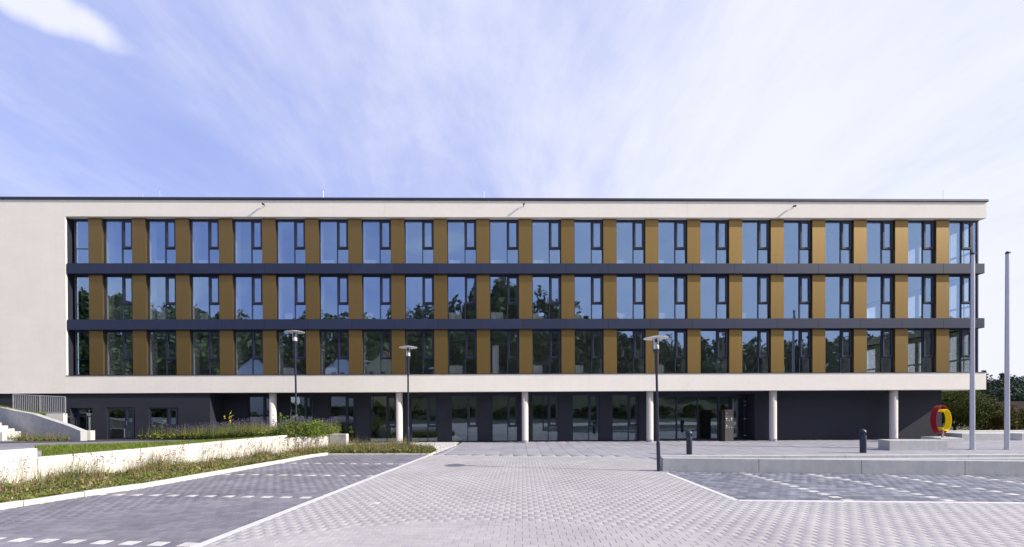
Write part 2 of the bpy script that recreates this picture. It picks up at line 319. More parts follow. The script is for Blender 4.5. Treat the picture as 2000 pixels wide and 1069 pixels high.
# ------------------------------------------------------------------ ground
def clip_in(poly, P):
    """boolean: points P (n,2) inside the polygon"""
    x, y = P[:, 0], P[:, 1]; ins = np.zeros(len(P), bool); k = len(poly); j = k - 1
    for i in range(k):
        xi, yi = poly[i]; xj, yj = poly[j]
        c = ((yi > y) != (yj > y)) & (x < (xj - xi) * (y - yi) / ((yj - yi) or 1e-12) + xi); ins ^= c; j = i
    return ins
def in_frame(P):
    """does a ground point show in the photograph's frame"""
    d = P[:, 1]; px = PX0 + FPX * P[:, 0] / np.maximum(d, .1); py = (PY0 - 4) + FPX * CAM_H / np.maximum(d, .1)
    return (d > 1) & (px > -20) & (px < 2020) & (py < 1085)
def lay_pavers(ground, name, poly, ang, pw, pd, mats, special=None, gap=0.0058, th=0.05, parts=300, offset=0.5, far=15.0, z=0.0, jitter=0.0007, chamfer=0.0035, stuff_name=None):
    """running-bond paving of separate stones: the largest in view are objects, the rest one joined mesh"""
    poly = [tuple(p) for p in poly]; A = np.array(poly); c, s = math.cos(ang), math.sin(ang)
    U = np.array([c, -s]); V = np.array([s, c])
    u = A @ U; v = A @ V
    rows = np.arange(math.floor(v.min() / pd) - 1, math.ceil(v.max() / pd) + 2); cols = np.arange(math.floor(u.min() / pw) - 2, math.ceil(u.max() / pw) + 2)
    RR, CC = np.meshgrid(rows, cols, indexing='ij'); RR = RR.ravel(); CC = CC.ravel()
    cu = (CC + (RR % 2) * offset) * pw; cv = RR * pd
    hw, hd = (pw - gap) / 2, (pd - gap) / 2
    cor = np.stack([np.stack([cu + a * hw, cv + b * hd], -1) for a, b in ((-1, -1), (1, -1), (1, 1), (-1, 1))], 1)   # n,4,2 in (u,v)
    W = cor[..., :1] * U + cor[..., 1:] * V
    ins = clip_in(poly, W.reshape(-1, 2)).reshape(-1, 4); any_in = ins.any(1); all_in = ins.all(1)
    keep = any_in; W = W[keep]; ins = ins[keep]; all_in = all_in[keep]; RR = RR[keep]; CC = CC[keep]
    for i in np.where(~all_in)[0]:
        ref = W[i][ins[i]].mean(0)
        if not clip_in(poly, ref[None])[0]: ref = W[i][np.argmax(ins[i])]
        for k in range(4):
            if not ins[i, k]:
                lo, hi = 0.0, 1.0
                for _ in range(9):
                    mid = (lo + hi) / 2
                    if clip_in(poly, (ref + (W[i, k] - ref) * mid)[None])[0]: lo = mid
                    else: hi = mid
                W[i, k] = ref + (W[i, k] - ref) * lo
    cen = W.mean(1); spec = np.zeros(len(W), int) if special is None else special(cen, RR, CC)
    dist = np.hypot(cen[:, 0], cen[:, 1]); dist[~in_frame(cen) | ~all_in] = 1e9
    order = np.argsort(dist); single = np.zeros(len(W), bool); single[order[:parts]] = dist[order[:parts]] < 1e8
    n = len(W)
    def stone(mi):
        b = MB(); x, y, q = hw, hd, chamfer
        t = [(-x + q, -y + q, 0), (x - q, -y + q, 0), (x - q, y - q, 0), (-x + q, y - q, 0)]; e = [(-x, -y, -q), (x, -y, -q), (x, y, -q), (-x, y, -q)]; f = [(-x, -y, -th), (x, -y, -th), (x, y, -th), (-x, y, -th)]
        b.poly(t)
        for i in range(4):
            j = (i + 1) % 4; b.poly([e[i], e[j], t[j], t[i]]); b.poly([f[i], f[j], e[j], e[i]])
        return b.mesh(name, mats[mi])
    pm = [stone(i) for i in range(len(mats))]
    for i in np.where(single)[0]:
        place(pm[spec[i]], name, ground, (cen[i, 0], cen[i, 1], z + RNG.uniform(-jitter, jitter)), (RNG.uniform(-.0025, .0025), RNG.uniform(-.0025, .0025), -ang))
    idx = np.where(~single)[0]; Wr = W[idx]; m = len(idx)
    if m:
        zt = z + RNG.uniform(-jitter, jitter, (m, 4))
        ref = Wr.mean(1, keepdims=True); ins2 = ref + (Wr - ref) * np.array([1 - 2 * chamfer / pw, 1 - 2 * chamfer / pd]).min()
        top = np.concatenate([ins2, zt[..., None]], -1); edge = np.concatenate([Wr, zt[..., None] - chamfer], -1); bot = np.concatenate([Wr, np.full((m, 4, 1), z - th)], -1)
        verts = np.concatenate([top, edge, bot], 1).reshape(-1, 3)
        q = [[0, 1, 2, 3]] + [[4 + i, 4 + (i + 1) % 4, (i + 1) % 4, i] for i in range(4)] + [[8 + i, 8 + (i + 1) % 4, 4 + (i + 1) % 4, 4 + i] for i in range(4)]
        faces = (np.arange(m)[:, None, None] * 12 + np.array(q)[None]).reshape(-1, 4)
        me = bpy.data.meshes.new(stuff_name or name); nf = len(faces)
        me.vertices.add(len(verts)); me.vertices.foreach_set('co', verts.ravel().astype(np.float32))
        me.loops.add(nf * 4); me.loops.foreach_set('vertex_index', faces.ravel().astype(np.int32))
        me.polygons.add(nf); me.polygons.foreach_set('loop_start', np.arange(nf, dtype=np.int32) * 4)
        me.polygons.foreach_set('material_index', np.repeat(spec[idx], 9).astype(np.int32))
        for k in mats: me.materials.append(k)
        at = me.attributes.new('var', 'FLOAT', 'FACE'); at.data.foreach_set('value', np.repeat(np.clip(RNG.random(m), .001, 1), 9).astype(np.float32))
        me.update(); me.validate()
        o = bpy.data.objects.new(stuff_name or name, me); COL.objects.link(o); o.parent = ground; o['kind'] = 'stuff'

def sheet(name, poly, z, mat, kind='structure'):
    b = MB(); Z = z if hasattr(z, '__len__') else [z] * len(poly)
    b.poly([(x, y, zz) for (x, y), zz in zip(poly, Z)]); o = b.build(name, mat); o['kind'] = kind; return o

sheet('ground', [(-1500, -1500), (1500, -1500), (1500, 1500), (-1500, 1500)], -0.10, MAT['land'])
PLAZA = [(-5.20, 2), (16, 2), (16, 8.56), (11.81, 8.82), (5.70, 9.20), (5.86, 13.45), (7.35, 13.62), (7.35, 16.75), (6.15, 17.67), (1.24, 18.1), (-2.86, 18.75)]
PARK_L = [(-5.20, 2), (-2.86, 18.75), (-2.80, 18.93), (-7.70, 19.05), (-8.05, 18.3), (-9.10, 13.2), (-9.63, 11.0), (-10.15, 10.0), (-10.90, 8.0), (-11.9, 5.0), (-12.6, 2)]
PARK_R = [(5.86, 13.52), (5.70, 9.20), (11.81, 8.82), (22, 8.19), (22, 11.7), (16.47, 12.32)]
COURT = [(-2.83, 18.75), (1.24, 18.1), (6.15, 17.67), (7.2, 16.72), (22.1, 16.62), (40, 16.5), (40, 30.0), (30.6, 30.0), (30.6, 26.83), (-1.9, 26.35), (-2.0, 24.3)]
plaza = sheet('plaza_paving', PLAZA, -0.012, MAT['joint'])
lay_pavers(plaza, 'paver', PLAZA, R(4.6), 0.25, 0.168, [MAT['paver'], MAT['paver_pale']],
           special=lambda c, r, k: (RNG.random(len(c)) < 0.0015).astype(int), stuff_name='far_pavers')
park_l = sheet('parking_bay_paving', PARK_L, -0.012, MAT['joint'])
ROWS_L = [(-7.85, 6.49, -4.95, 6.34), (-9.6, 10.22, -4.09, 9.74), (-8.16, 13.34, -4.25, 12.92), (-7.91, 16.16, -3.38, 15.84)]
def rows_special(c, r, k):
    out = np.zeros(len(c), int)
    for x0, y0, x1, y1 in ROWS_L:
        rr = np.round(((x0 + x1) / 2 * math.sin(R(5.2)) + (y0 + y1) / 2 * math.cos(R(5.2))) / 0.19)
        out[(r == rr) & (k % 2 == 0) & (c[:, 0] > x0 - 1.0) & (c[:, 0] < x1 + 2)] = 1
    return out
lay_pavers(park_l, 'paver', PARK_L, R(5.2), 0.25, 0.19, [MAT['paver_lilac'], MAT['paver_pale']], special=rows_special, gap=0.006, stuff_name='far_pavers')
park_r = sheet('visitor_parking_paving', PARK_R, -0.012, MAT['joint'])
def diag_special(c, r, k):
    out = np.zeros(len(c), int)
    for x in (8.29, 10.47, 12.65, 14.83, 17.0, 19.2):
        kk = np.abs((c[:, 0] + (c[:, 1] - 11) * 0.02) - x)
        out[(kk < 0.126) & (r % 2 == 0)] = 1
    return out
lay_pavers(park_r, 'paver', PARK_R, R(1.5), 0.25, 0.168, [MAT['paver_dark'], MAT['paver_pale']], special=diag_special, gap=0.008, stuff_name='far_pavers')
court = sheet('forecourt_paving', COURT, -0.012, MAT['joint'])
lay_pavers(court, 'slab', COURT, R(4.4), 0.66, 0.88, [MAT['slab']], gap=0.012, chamfer=0.004, offset=0.0, stuff_name='far_slabs', jitter=0.001)

def edging(ground, pts, w=0.13, step=1.0, h=0.004, name='edging_stone', mat='edging', th=0.12):
    for (x0, y0), (x1, y1) in zip(pts[:-1], pts[1:]):
        d = math.hypot(x1 - x0, y1 - y0); n = max(1, round(d / step)); a = math.atan2(y1 - y0, x1 - x0); ln = d / n
        me = MB().box((-ln / 2 + .003, -w / 2, -th), (ln / 2 - .003, w / 2, 0)).mesh(name, MAT[mat])
        for i in range(n):
            t = (i + .5) / n
            o = place(me, name, ground, (x0 + (x1 - x0) * t, y0 + (y1 - y0) * t, h), (0, 0, a + RNG.uniform(-.003, .003)))
edging(plaza, [(-5.20, 2), (-2.86, 18.75), (-2.0, 24.3)], 0.16)
edging(plaza, [(5.86, 13.3), (5.70, 9.20), (11.81, 8.82), (22, 8.19)], 0.14, h=0.005)
edging(plaza, [(-2.76, 18.74), (1.24, 18.1), (6.1, 17.68)], 0.10, h=0.0035, mat='kerb')

# kerb of the flower bed
KERB = [(-11.9, 5.0), (-10.90, 8.0), (-10.15, 10.0), (-9.63, 11.0), (-9.10, 13.2), (-8.05, 18.3), (-7.70, 19.05)]
kerb_l = empty('kerb', (-9.1, 13.2, 0)); kerb_l['kind'] = 'structure'
def kerb_run(root, pts, w, h, step=1.25, side=-1):
    ox, oy, oz = root.location
    for (x0, y0), (x1, y1) in zip(pts[:-1], pts[1:]):
        d = math.hypot(x1 - x0, y1 - y0); n = max(1, round(d / step)); a = math.atan2(y1 - y0, x1 - x0); ln = d / n
        nx, ny = -math.sin(a) * side, math.cos(a) * side
        for i in range(n):
            t = (i + .5) / n
            o = MB().box((-ln / 2 + .004, -w / 2, -.1), (ln / 2 - .004, w / 2, h + RNG.uniform(-.006, .006))).build('kerbstone', MAT['kerb'], root, bevel=0.012)
            o.location = (x0 + (x1 - x0) * t - ox - nx * w / 2, y0 + (y1 - y0) * t - oy - ny * w / 2, -oz); o.rotation_euler = (0, 0, a + RNG.uniform(-.006, .006))
kerb_run(kerb_l, KERB, 0.16, 0.12, side=-1)
kerb_run(kerb_l, [(-7.70, 19.05), (-2.85, 18.93)], 0.10, 0.07, side=-1)
kerb_run(kerb_l, [(-2.80, 18.95), (-2.70, 20.0)], 0.12, 0.05, side=-1)

# planted ground
def W(t): return (-12.6 + 4.05 * t, 11.13 + 10.17 * t)
KERB_IN = [(x - .22, y + .06) for x, y in KERB]
BED = KERB_IN + [(-2.85, 18.98), (-2.75, 20.6), (-4.2, 22.2), (-7.5, 22.6), (-7.7, 21.4), W(1.0), W(0.5), W(0.0), W(-0.6), (-16.5, 5.0)]
sheet('flower_bed_soil', BED, 0.045, MAT['soil'])
DRV = lambda x, y: 0.38 + 0.045 * (24.9 - y)
def drive_poly(name, pts, mat, dz=0.0):
    if dz: return sheet(name, pts, [DRV(x, y) + dz for x, y in pts], mat)
    o = MB().prism(pts, [DRV(x, y) - .6 for x, y in pts], [DRV(x, y) for x, y in pts]).build(name, mat); o['kind'] = 'structure'; return o
OUT = [(-19.4, 8.0), (-15.66, 13.76), (-13.04, 18.28), (-11.4, 21.2)]
drive_poly('driveway', [(-60, 2), (-16.9, 2), (-14.2, 8.0)] + [(W(-0.02)[0] - .32, W(-0.02)[1] + .12), (W(0.02)[0] - .34, W(0.02)[1] + .12)] + [(-15.5, 13.76), (-12.9, 18.28), (-11.2, 21.4), (-16.3, 23.4), (-22, 24.6), (-22, 25.1), (-60, 24.2)], MAT['paver_lilac'])
drive_poly('asphalt_road', [(-60, 4), (-34, 9), (-23.3, 18.7), (-17.2, 23.1), (-19.0, 24.0), (-22.1, 24.55), (-22.1, 24.98), (-60, 24.4)], MAT['asphalt'], 0.005)
drive_poly('road_marking', [(-32, 21.0), (-24.5, 21.05), (-24.5, 21.2), (-32, 21.2)], MAT['edging'], 0.010)
LAWN = [W(0.0), W(0.2), W(0.45), W(0.745), (-11.4, 21.1), (-13.0, 18.25), (-15.6, 13.7)]
lawn_z = lambda x, y: max(0.70, min(0.84, DRV(x, y)))
def strip_side(x, y): return 0
lawn = sheet('lawn', LAWN, [0.80, 0.82, 0.86, 0.90] + [DRV(*p) + .02 for p in LAWN[4:]], MAT['soil'])
UBED = [W(0.745), W(0.86), W(1.0), (-8.6, 22.6), (-9.2, 24.6), (-14.8, 25.5), (-17.5, 24.75), (-21.8, 24.62), (-16.3, 23.3), (-11.3, 21.3)]
sheet('upper_bed_soil', UBED, [0.78, 0.78, 0.78, 0.6, 0.42, 0.40, 0.40, 0.42, 0.47, 0.62], MAT['soil'])
sheet('gravel_strip', [(-7.5, 22.6), (-4.2, 22.2), (-2.75, 20.6), (-2.45, 20.9), (-2.05, 24.2), (-1.98, 26.33), (-17, 26.1), (-14.8, 25.5), (-9.2, 24.6), (-8.6, 22.6)], -0.006, MAT['pebble'])

def in_poly_random(poly, n):
    A = np.array(poly); lo, hi = A.min(0), A.max(0); out = np.zeros((0, 2))
    while len(out) < n:
        p = RNG.uniform(lo, hi, (n * 2, 2)); out = np.concatenate([out, p[clip_in(poly, p)]])
    return out[:n]
def tri_mesh(name, V, mi, mats, parent=None, kind='stuff', nv=3):
    """V: (n, nv, 3) polygons"""
    n = len(V); me = bpy.data.meshes.new(name); me.vertices.add(n * nv); me.vertices.foreach_set('co', np.ascontiguousarray(V, np.float32).ravel())
    me.loops.add(n * nv); me.loops.foreach_set('vertex_index', np.arange(n * nv, dtype=np.int32)); me.polygons.add(n)
    me.polygons.foreach_set('loop_start', np.arange(n, dtype=np.int32) * nv); me.polygons.foreach_set('material_index', np.asarray(mi, np.int32))
    for m in mats: me.materials.append(m)
    me.update(); me.validate()
    o = bpy.data.objects.new(name, me); COL.objects.link(o)
    if parent: o.parent = parent
    if kind: o['kind'] = kind
    return o
def blades(P, h, lean, w, tipdir=None):
    """thin bent blades: two triangles each -> (2n,3,3)"""
    n = len(P); a = RNG.uniform(0, 2 * np.pi, n); la = RNG.uniform(0, 2 * np.pi, n) if tipdir is None else tipdir
    sx = np.stack([np.cos(a), np.sin(a), 0 * a], -1) * (w / 2)[:, None]
    ld = np.stack([np.cos(la), np.sin(la), 0 * la], -1) * (lean * h)[:, None]
    up = np.zeros((n, 3)); up[:, 2] = h
    mid = P + up * .55 + ld * .3; tip = P + up + ld
    t1 = np.stack([P - sx, P + sx, mid + sx * .7], 1); t2 = np.stack([P - sx, mid + sx * .7, mid - sx * .7], 1); t3 = np.stack([mid - sx * .7, mid + sx * .7, tip], 1)
    return np.concatenate([t1, t2, t3]), mid, tip
def heads(T, r):
    """small seed heads / flowers: 8-face octahedra"""
    n = len(T); ax = np.array([[1, 0, 0], [0, 1, 0], [-1, 0, 0], [0, -1, 0]], float); up = np.array([0, 0, 1.0]); out = []
    s = r[:, None]
    for i in range(4):
        a, b = ax[i], ax[(i + 1) % 4]
        out.append(np.stack([T + a * s, T + b * s, T + up * s * .8], 1)); out.append(np.stack([T + b * s, T + a * s, T - up * s * .6], 1))
    return np.concatenate(out)
def leaves(P, size, droop=0.3):
    n = len(P); d = RNG.normal(size=(n, 3)); d[:, 2] = np.abs(d[:, 2]) * .7 - droop * .2; d /= np.linalg.norm(d, axis=1)[:, None]
    e = np.cross(d, RNG.normal(size=(n, 3))); e /= np.linalg.norm(e, axis=1)[:, None] + 1e-9
    s = size[:, None]
    return np.concatenate([np.stack([P, P + d * s * .5 + e * s * .22, P + d * s], 1), np.stack([P, P + d * s, P + d * s * .5 - e * s * .22], 1)])
def meadow(name, P, hlo, hhi, mats, head_frac=0.5, head_r=(.012, .022), leafn=3, leaf_size=(.05, .12), lean=(.05, .35), stem_w=(.006, .012), hscale=None, label=None, cat=None, dry=0.5, green=(0, 1)):
    """mats: [leaf, dry stem, flower, seed]"""
    n = len(P); h = RNG.uniform(hlo, hhi, n) * (1 if hscale is None else hscale); ln = RNG.uniform(*lean, n); w = RNG.uniform(*stem_w, n)
    B, mid, tip = blades(P, h, ln, w); bm_ = np.tile((RNG.random(n) < dry).astype(int), 3)
    V = [B]; MI = [bm_]
    for _ in range(leafn):
        f = RNG.uniform(0.0, .62, n)[:, None]; LP = P * (1 - f) + mid * f + RNG.normal(size=(n, 3)) * .02; lv = leaves(LP, RNG.uniform(*leaf_size, n))
        V.append(lv); MI.append(np.tile((RNG.random(n) < dry * .55).astype(int), 2))
    k = RNG.random(n) < head_frac
    if k.any():
        hd = heads(tip[k], RNG.uniform(*head_r, k.sum())); V.append(hd); MI.append(np.tile(2 + (RNG.random(k.sum()) < .5).astype(int), 8))
    return tri_mesh(name, np.concatenate(V), np.concatenate(MI), mats)
FLM = [MAT['leaf'], MAT['dry'], MAT['flower'], MAT['seed']]
def patchy(P, s=0.9, seed=0.0):
    return 0.5 + 0.5 * np.sin(P[:, 0] * 2.1 * s + seed + 1.7 * np.sin(P[:, 1] * 1.3 * s + seed)) * np.sin(P[:, 1] * 1.9 * s - seed)
# lower bed between kerb and white wall: low mat, clumps, and dry wispy stems against the wall
def from_wall(p): return np.clip((p[:, 0] - (-12.6 + 4.05 * (p[:, 1] - 11.13) / 10.17)) / 2.2, 0, 1)
p2 = in_poly_random(BED, 30000); cl = patchy(p2, .8, .4) * .7 + patchy(p2, 2.3, 1.9) * .5; p2 = p2[RNG.random(len(p2)) < np.clip(cl * 1.0 - .05, .06, 1)]
P = np.concatenate([p2, np.full((len(p2), 1), .045)], 1); far_end = np.clip((p2[:, 1] - 18.2) / 1.2, 0, 1)
cl = patchy(p2, .8, .4) * .7 + patchy(p2, 2.3, 1.9) * .5
hs = (.25 + 1.0 * cl ** 1.7) * (1.15 - .7 * from_wall(p2)) * (1 - far_end) + far_end * (.55 + .75 * patchy(p2, 1.1, 3.3))
edge = np.ones(len(p2))
meadow('meadow_plants', P, .25, .66, FLM, head_frac=.14, head_r=(.010, .020), hscale=hs, leafn=6, dry=.46, leaf_size=(.05, .13), lean=(.05, .5))
p2 = in_poly_random(BED, 9000); P = np.concatenate([p2, np.full((len(p2), 1), .045)], 1)
meadow('ground_cover_plants', P, .07, .20, FLM, head_frac=.03, leafn=5, dry=.5, leaf_size=(.04, .10))
p2 = in_poly_random(BED, 14000); fw = from_wall(p2); p2 = p2[(fw < .75) & (RNG.random(len(p2)) < patchy(p2, 1.6, .9) ** 2 * (1 - fw * .8) * .8)]
P = np.concatenate([p2, np.full((len(p2), 1), .045)], 1)
meadow('dry_grass_stems', P, .45, .95, FLM, head_frac=.5, head_r=(.008, .017), leafn=1, dry=.85, leaf_size=(.05, .11), lean=(.05, .45), stem_w=(.005, .009), hscale=.45 + .6 * patchy(p2, 1.6, .9))
# upper bed along the building
p2 = in_poly_random(UBED, 7000); zz = np.clip(.40 + .1 * (24.6 - p2[:, 1]), .4, .75); P = np.concatenate([p2, zz[:, None]], 1)
meadow('violet_meadow_plants', P, .55, 1.0, FLM, head_frac=.5, head_r=(.014, .027), leafn=6, dry=.22, leaf_size=(.07, .16), lean=(.03, .2), hscale=.75 + .45 * patchy(p2, .6, 2.0))
# lawn strip behind the wall
n = 26000; p2 = in_poly_random(LAWN, n)
t_l = np.array([0.0, .25, .5, .745])
def lawn_h(p):
    wx = -12.6 + 4.05 * (p[:, 1] - 11.13) / 10.17; d = np.clip((wx - p[:, 0]) / 3.3, 0, 1); zw = .80 + .10 * np.clip((p[:, 1] - 11.1) / 7.6, 0, 1)
    return zw * (1 - d) + (DRV(p[:, 0], p[:, 1]) + .02) * d
P = np.concatenate([p2, (lawn_h(p2) - .01)[:, None]], 1); B, _, _ = blades(P, RNG.uniform(.06, .15, n), RNG.uniform(.1, .9, n), RNG.uniform(.008, .016, n))
tri_mesh('lawn_grass', B, np.tile((RNG.random(n) < .12).astype(int), 3), [MAT['grass'], MAT['dry']])

def tri_boxes_pebbles():
    p = in_poly_random([(-2.9, 21.0), (-2.1, 24.0), (-2.05, 26.2), (-7, 26.1), (-7, 23.2), (-4.2, 22.4)], 1500)
    T = np.concatenate([p, np.full((len(p), 1), .012)], 1); tri_mesh('pebbles', heads(T, RNG.uniform(.02, .045, len(p))), np.zeros(len(p) * 8, int), [MAT['pebble']])
tri_boxes_pebbles()

# ------------------------------------------------------------------ the office building (local frame: u along the facade, d into depth)
TH = math.atan(0.0142)
B = empty('office_building', (0, 25.16, 0), TH)
tag(B, 'long four storey office building with white bands, gold panels and rows of tall dark-framed windows', 'building')
UL, UR, RECL = -46.0, 31.86, -26.22
ZS = dict(cop1=15.417, cop0=15.259, par0=14.233, b1t=11.337, b1b=10.71, b2t=7.849, b2b=7.226, sill=4.363, low=3.276)
DEP = 16.0
JT = [UL, -26.22, -6.5, 12.6, UR]
for a0, a1 in zip(JT[:-1], JT[1:]):
    b = MB().box((a0 + (.004 if a0 > UL else 0), 0, ZS['par0']), (a1 - (.004 if a1 < UR else 0), .45, ZS['cop0'])); b.build('parapet', MAT['render'], B)
b = MB(); b.box((UR - .45, .45, ZS['par0']), (UR, DEP, ZS['cop0'])); b.box((UL, DEP - .45, ZS['par0']), (UR - .45, DEP, ZS['cop0'])); b.build('parapet', MAT['render'], B)
MB().box((UL, 0, ZS['low']), (RECL, .45, ZS['par0'] - .001)).build('end_wall', MAT['render'], B)
for a0, a1 in zip(JT[1:-1], JT[2:]):
    MB().box((a0 + .004, .002, ZS['low']), (a1 - (.004 if a1 < UR else 0), .45, ZS['sill'])).build('white_band', MAT['render'], B)
MB().box((UR - .45, .45, ZS['low']), (UR, DEP, ZS['sill'])).build('white_band', MAT['render'], B)
b = MB(); b.box((UL, -.05, ZS['cop0']), (UR + .07, .55, ZS['cop1'])); b.box((UR - .5, .55, ZS['cop0'] + .001), (UR + .07, DEP, ZS['cop1'])); b.box((UL, -.075, ZS['cop0'] + .02), (UR + .09, -.05, ZS['cop0'] + .05))
b.build('roof_coping', MAT['metal_dark'], B)
MB().box((RECL + .01, -.03, ZS['sill'] + .001), (UR + .02, .33, ZS['sill'] + .03)).build('sill_flashing', MAT['metal_dark'], B)
MB().box((UL, .45, 14.45), (UR - .45, DEP - .45, 15.0)).build('roof_slab', MAT['soffit'], B)
MB().box((UL, .45, ZS['low'] + .02), (UR - .45, DEP, ZS['sill'] - .05)).build('soffit_slab', MAT['soffit'], B)
b = MB()
for z0, z1 in ((7.30, 7.80), (10.78, 11.29)): b.box((UL, .42, z0), (UR - .30, DEP, z1))
b.build('floor_slabs', MAT['room'], B)
b = MB()
for z in (4.32, 7.803, 11.293): b.box((UL + .5, .62, z), (UR - .5, DEP - 1, z + .02))
b.build('carpet_floors', MAT['carpet'], B)
b = MB()
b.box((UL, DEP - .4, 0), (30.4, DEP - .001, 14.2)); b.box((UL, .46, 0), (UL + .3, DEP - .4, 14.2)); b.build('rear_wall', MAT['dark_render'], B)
# dark head strip above every window row
b = MB()
for z in (14.233, 10.71, 7.226): b.box((RECL, .34, z - .10), (UR - .16, .44, z + .06))
b.build('window_head', MAT['metal_dark'], B)
# side cheek of the recess on the left
MB().box((RECL, .10, 4.40), (RECL + .03, .45, 14.2)).build('recess_cheek', MAT['metal_dark'], B)
# spandrel panels, one every bay
XW, BAY = -24.1687, 2.6923
js = [RECL + .05] + [XW + BAY * k - .60 for k in range(0, 21)] + [31.28, UR - .10]
for zb, zt in ((10.71, 11.337), (7.226, 7.849)):
    for a0, a1 in zip(js[:-1], js[1:]):
        MB().box((a0 + .006, .005 + random.uniform(0, .004), zb), (a1 - .006, .30, zt)).build('spandrel_panel', MAT['panel'], B)
    MB().box((UR - .42, .30, zb), (UR - .12, 9.0, zt)).build('spandrel_panel', MAT['panel'], B)
    MB().box((js[0], .045, zb + .02), (UR - .14, .31, zt - .02)).build('spandrel_backing', MAT['black'], B)
ROWZ = dict(top=(11.337, 14.233), middle=(7.849, 10.71), bottom=(4.393, 7.226))
# gold panels
GW = 0.84
for rn, (z0, z1) in ROWZ.items():
    me = MB().box((0, .20, 0), (GW, .46, z1 - z0 - .004)).mesh('gold_panel', MAT['gold'])
    for k in range(21): place(me, 'gold_panel', B, (XW + BAY * k - GW, random.uniform(-.004, .004), z0 + .002))
# windows
def frame_ring(mb, x0, z0, x1, z1, t, y0, y1, tl=None, tr=None, tb=None, tt=None):
    tl = t if tl is None else tl; tr = t if tr is None else tr; tb = t if tb is None else tb; tt = t if tt is None else tt
    mb.box((x0, y0, z0), (x0 + tl, y1, z1)); mb.box((x1 - tr, y0, z0), (x1, y1, z1)); mb.box((x0 + tl, y0, z0), (x1 - tr, y1, z0 + tb)); mb.box((x0 + tl, y0, z1 - tt), (x1 - tr, y1, z1))
YF = 0.33
def window_meshes(w, H, mull, ringw=.05, low=True):
    """fixed light, mullion, opening sash over a low fixed light"""
    f = MB(); frame_ring(f, 0, 0, w, H, ringw, YF, YF + .09, tb=.035, tt=.09, tr=.045)
    f.box((mull, YF + .005, .035), (mull + .055, YF + .085, H - .09))
    zt = H * .345
    f.box((mull + .055, YF + .005, zt), (w - .045, YF + .085, zt + .05))
    for x in (.03, w - .05):     # small clamp fittings near the sill
        f.tube((x, YF - .03, .10), (x, YF + .02, .10), .022); f.tube((x, YF - .03, .22), (x, YF + .02, .22), .022)
    s = MB(); frame_ring(s, mull + .062, zt + .055, w - .05, H - .098, .105, YF - .028, YF + .07)
    p1 = MB().box((.05, YF + .04, .035), (mull, YF + .052, H - .09)); p2 = MB().box((mull + .055, YF + .04, .035), (w - .045, YF + .052, zt)); p3 = MB().box((mull + .167, YF + .02, zt + .16), (w - .155, YF + .032, H - .203))
    return (f.mesh('window', MAT['frame']), s.mesh('sash', MAT['frame']), [q.mesh('pane', MAT['glass']) for q in (p1, p2, p3)])
def put_window(ms, u, z, d=0.0):
    f, s, ps = ms
    o = place(f, 'window', B, (u, d, z)); place(s, 'sash', o)
    for p in ps:
        q = place(p, 'pane', o); q.rotation_euler = (random.uniform(-.0022, .0022), 0, random.uniform(-.0022, .0022))
for rn, (z0, z1) in ROWZ.items():
    H = z1 - z0; ms = window_meshes(BAY - GW, H, 1.095)
    for k in range(20): put_window(ms, XW + BAY * k + .001, z0)
    # narrow first light on the left with a glass guard
    f = MB(); frame_ring(f, 0, 0, 1.0, H, .07, YF, YF + .09, tt=.12); f.box((.07, YF - .02, 1.02), (.93, YF + .0, 1.045))
    o = place(f.mesh('window', MAT['frame']), 'window', B, (XW - GW - 1.0, 0, z0)); place(MB().box((.07, YF + .04, .07), (.93, YF + .052, H - .12)).mesh('pane', MAT['glass']), 'pane', o)
    # corner window: sash window, narrow strip and corner post
    put_window(window_meshes(1.66, H, .93), XW + BAY * 20, z0)
    u = XW + BAY * 20 + 1.66; f = MB(); f.box((u, YF, z0), (u + .06, YF + .09, z0 + H)); f.box((31.66, YF, z0), (31.76, YF + .12, z0 + H)); f.box((u + .06, YF, z0), (31.66, YF + .09, z0 + .035)); f.box((u + .06, YF, z0 + H - .09), (31.66, YF + .09, z0 + H))
    o = f.build('corner_window', MAT['frame'], B); MB().box((u + .06, YF + .04, z0 + .035), (31.66, YF + .052, z0 + H - .09)).build('pane', MAT['glass'], o)
    # glazed gable end
    us0, us1 = 31.60, 31.74; ops = [(.50, .98), (1.04, 1.20), (1.40, 1.82), (2.25, 2.75), (3.15, 3.75), (4.0, 4.6), (5.2, 6.2), (7.0, 8.2)]
    wl = MB(); e = .455
    for a0, a1 in ops: wl.box((us0, e, z0), (us1, a0, z1)); wl.box((us0, a0, z1 - .3), (us1, a1, z1)); wl.box((us0, a0, z0 + H * .30), (us1, a1, z0 + H * .34)); e = a1
    wl.box((us0, e, z0), (us1, DEP - .5, z1)); wl.build('gable_wall', MAT['room'], B)
    for a0, a1 in ops: MB().box((us1 - .05, a0, z0), (us1 - .04, a1, z1 - .3)).build('gable_pane', MAT['glass'], B)
# interiors: rear partitions, cross walls and piers behind the gold panels
for rn, (z0, z1) in ROWZ.items():
    zc_ = z1 + (.07 if rn != 'top' else .2)
    b = MB(); b.box((RECL, 5.6, z0 - .05), (UR - 6.3, 5.75, zc_)); b.box((UR - 6.3, 7.8, z0 - .05), (UR - .3, 7.95, zc_))
    for k in range(0, 20, 2 if rn != 'bottom' else 3): b.box((XW + BAY * k - .50, .47, z0 - .05), (XW + BAY * k - .38, 5.6, zc_))
    b.box((XW + BAY * 18.05 - .5, 2.6, z0 - .05), (XW + BAY * 18.05 - .38, 7.8, zc_))
    b.build('partition_walls', MAT['room'], B)
    b = MB()
    for k in range(21): b.box((XW + BAY * k - GW - .02, .47, z0 - .05), (XW + BAY * k + .03, 1.0, zc_))
    b.build('wall_piers', MAT['room'], B)
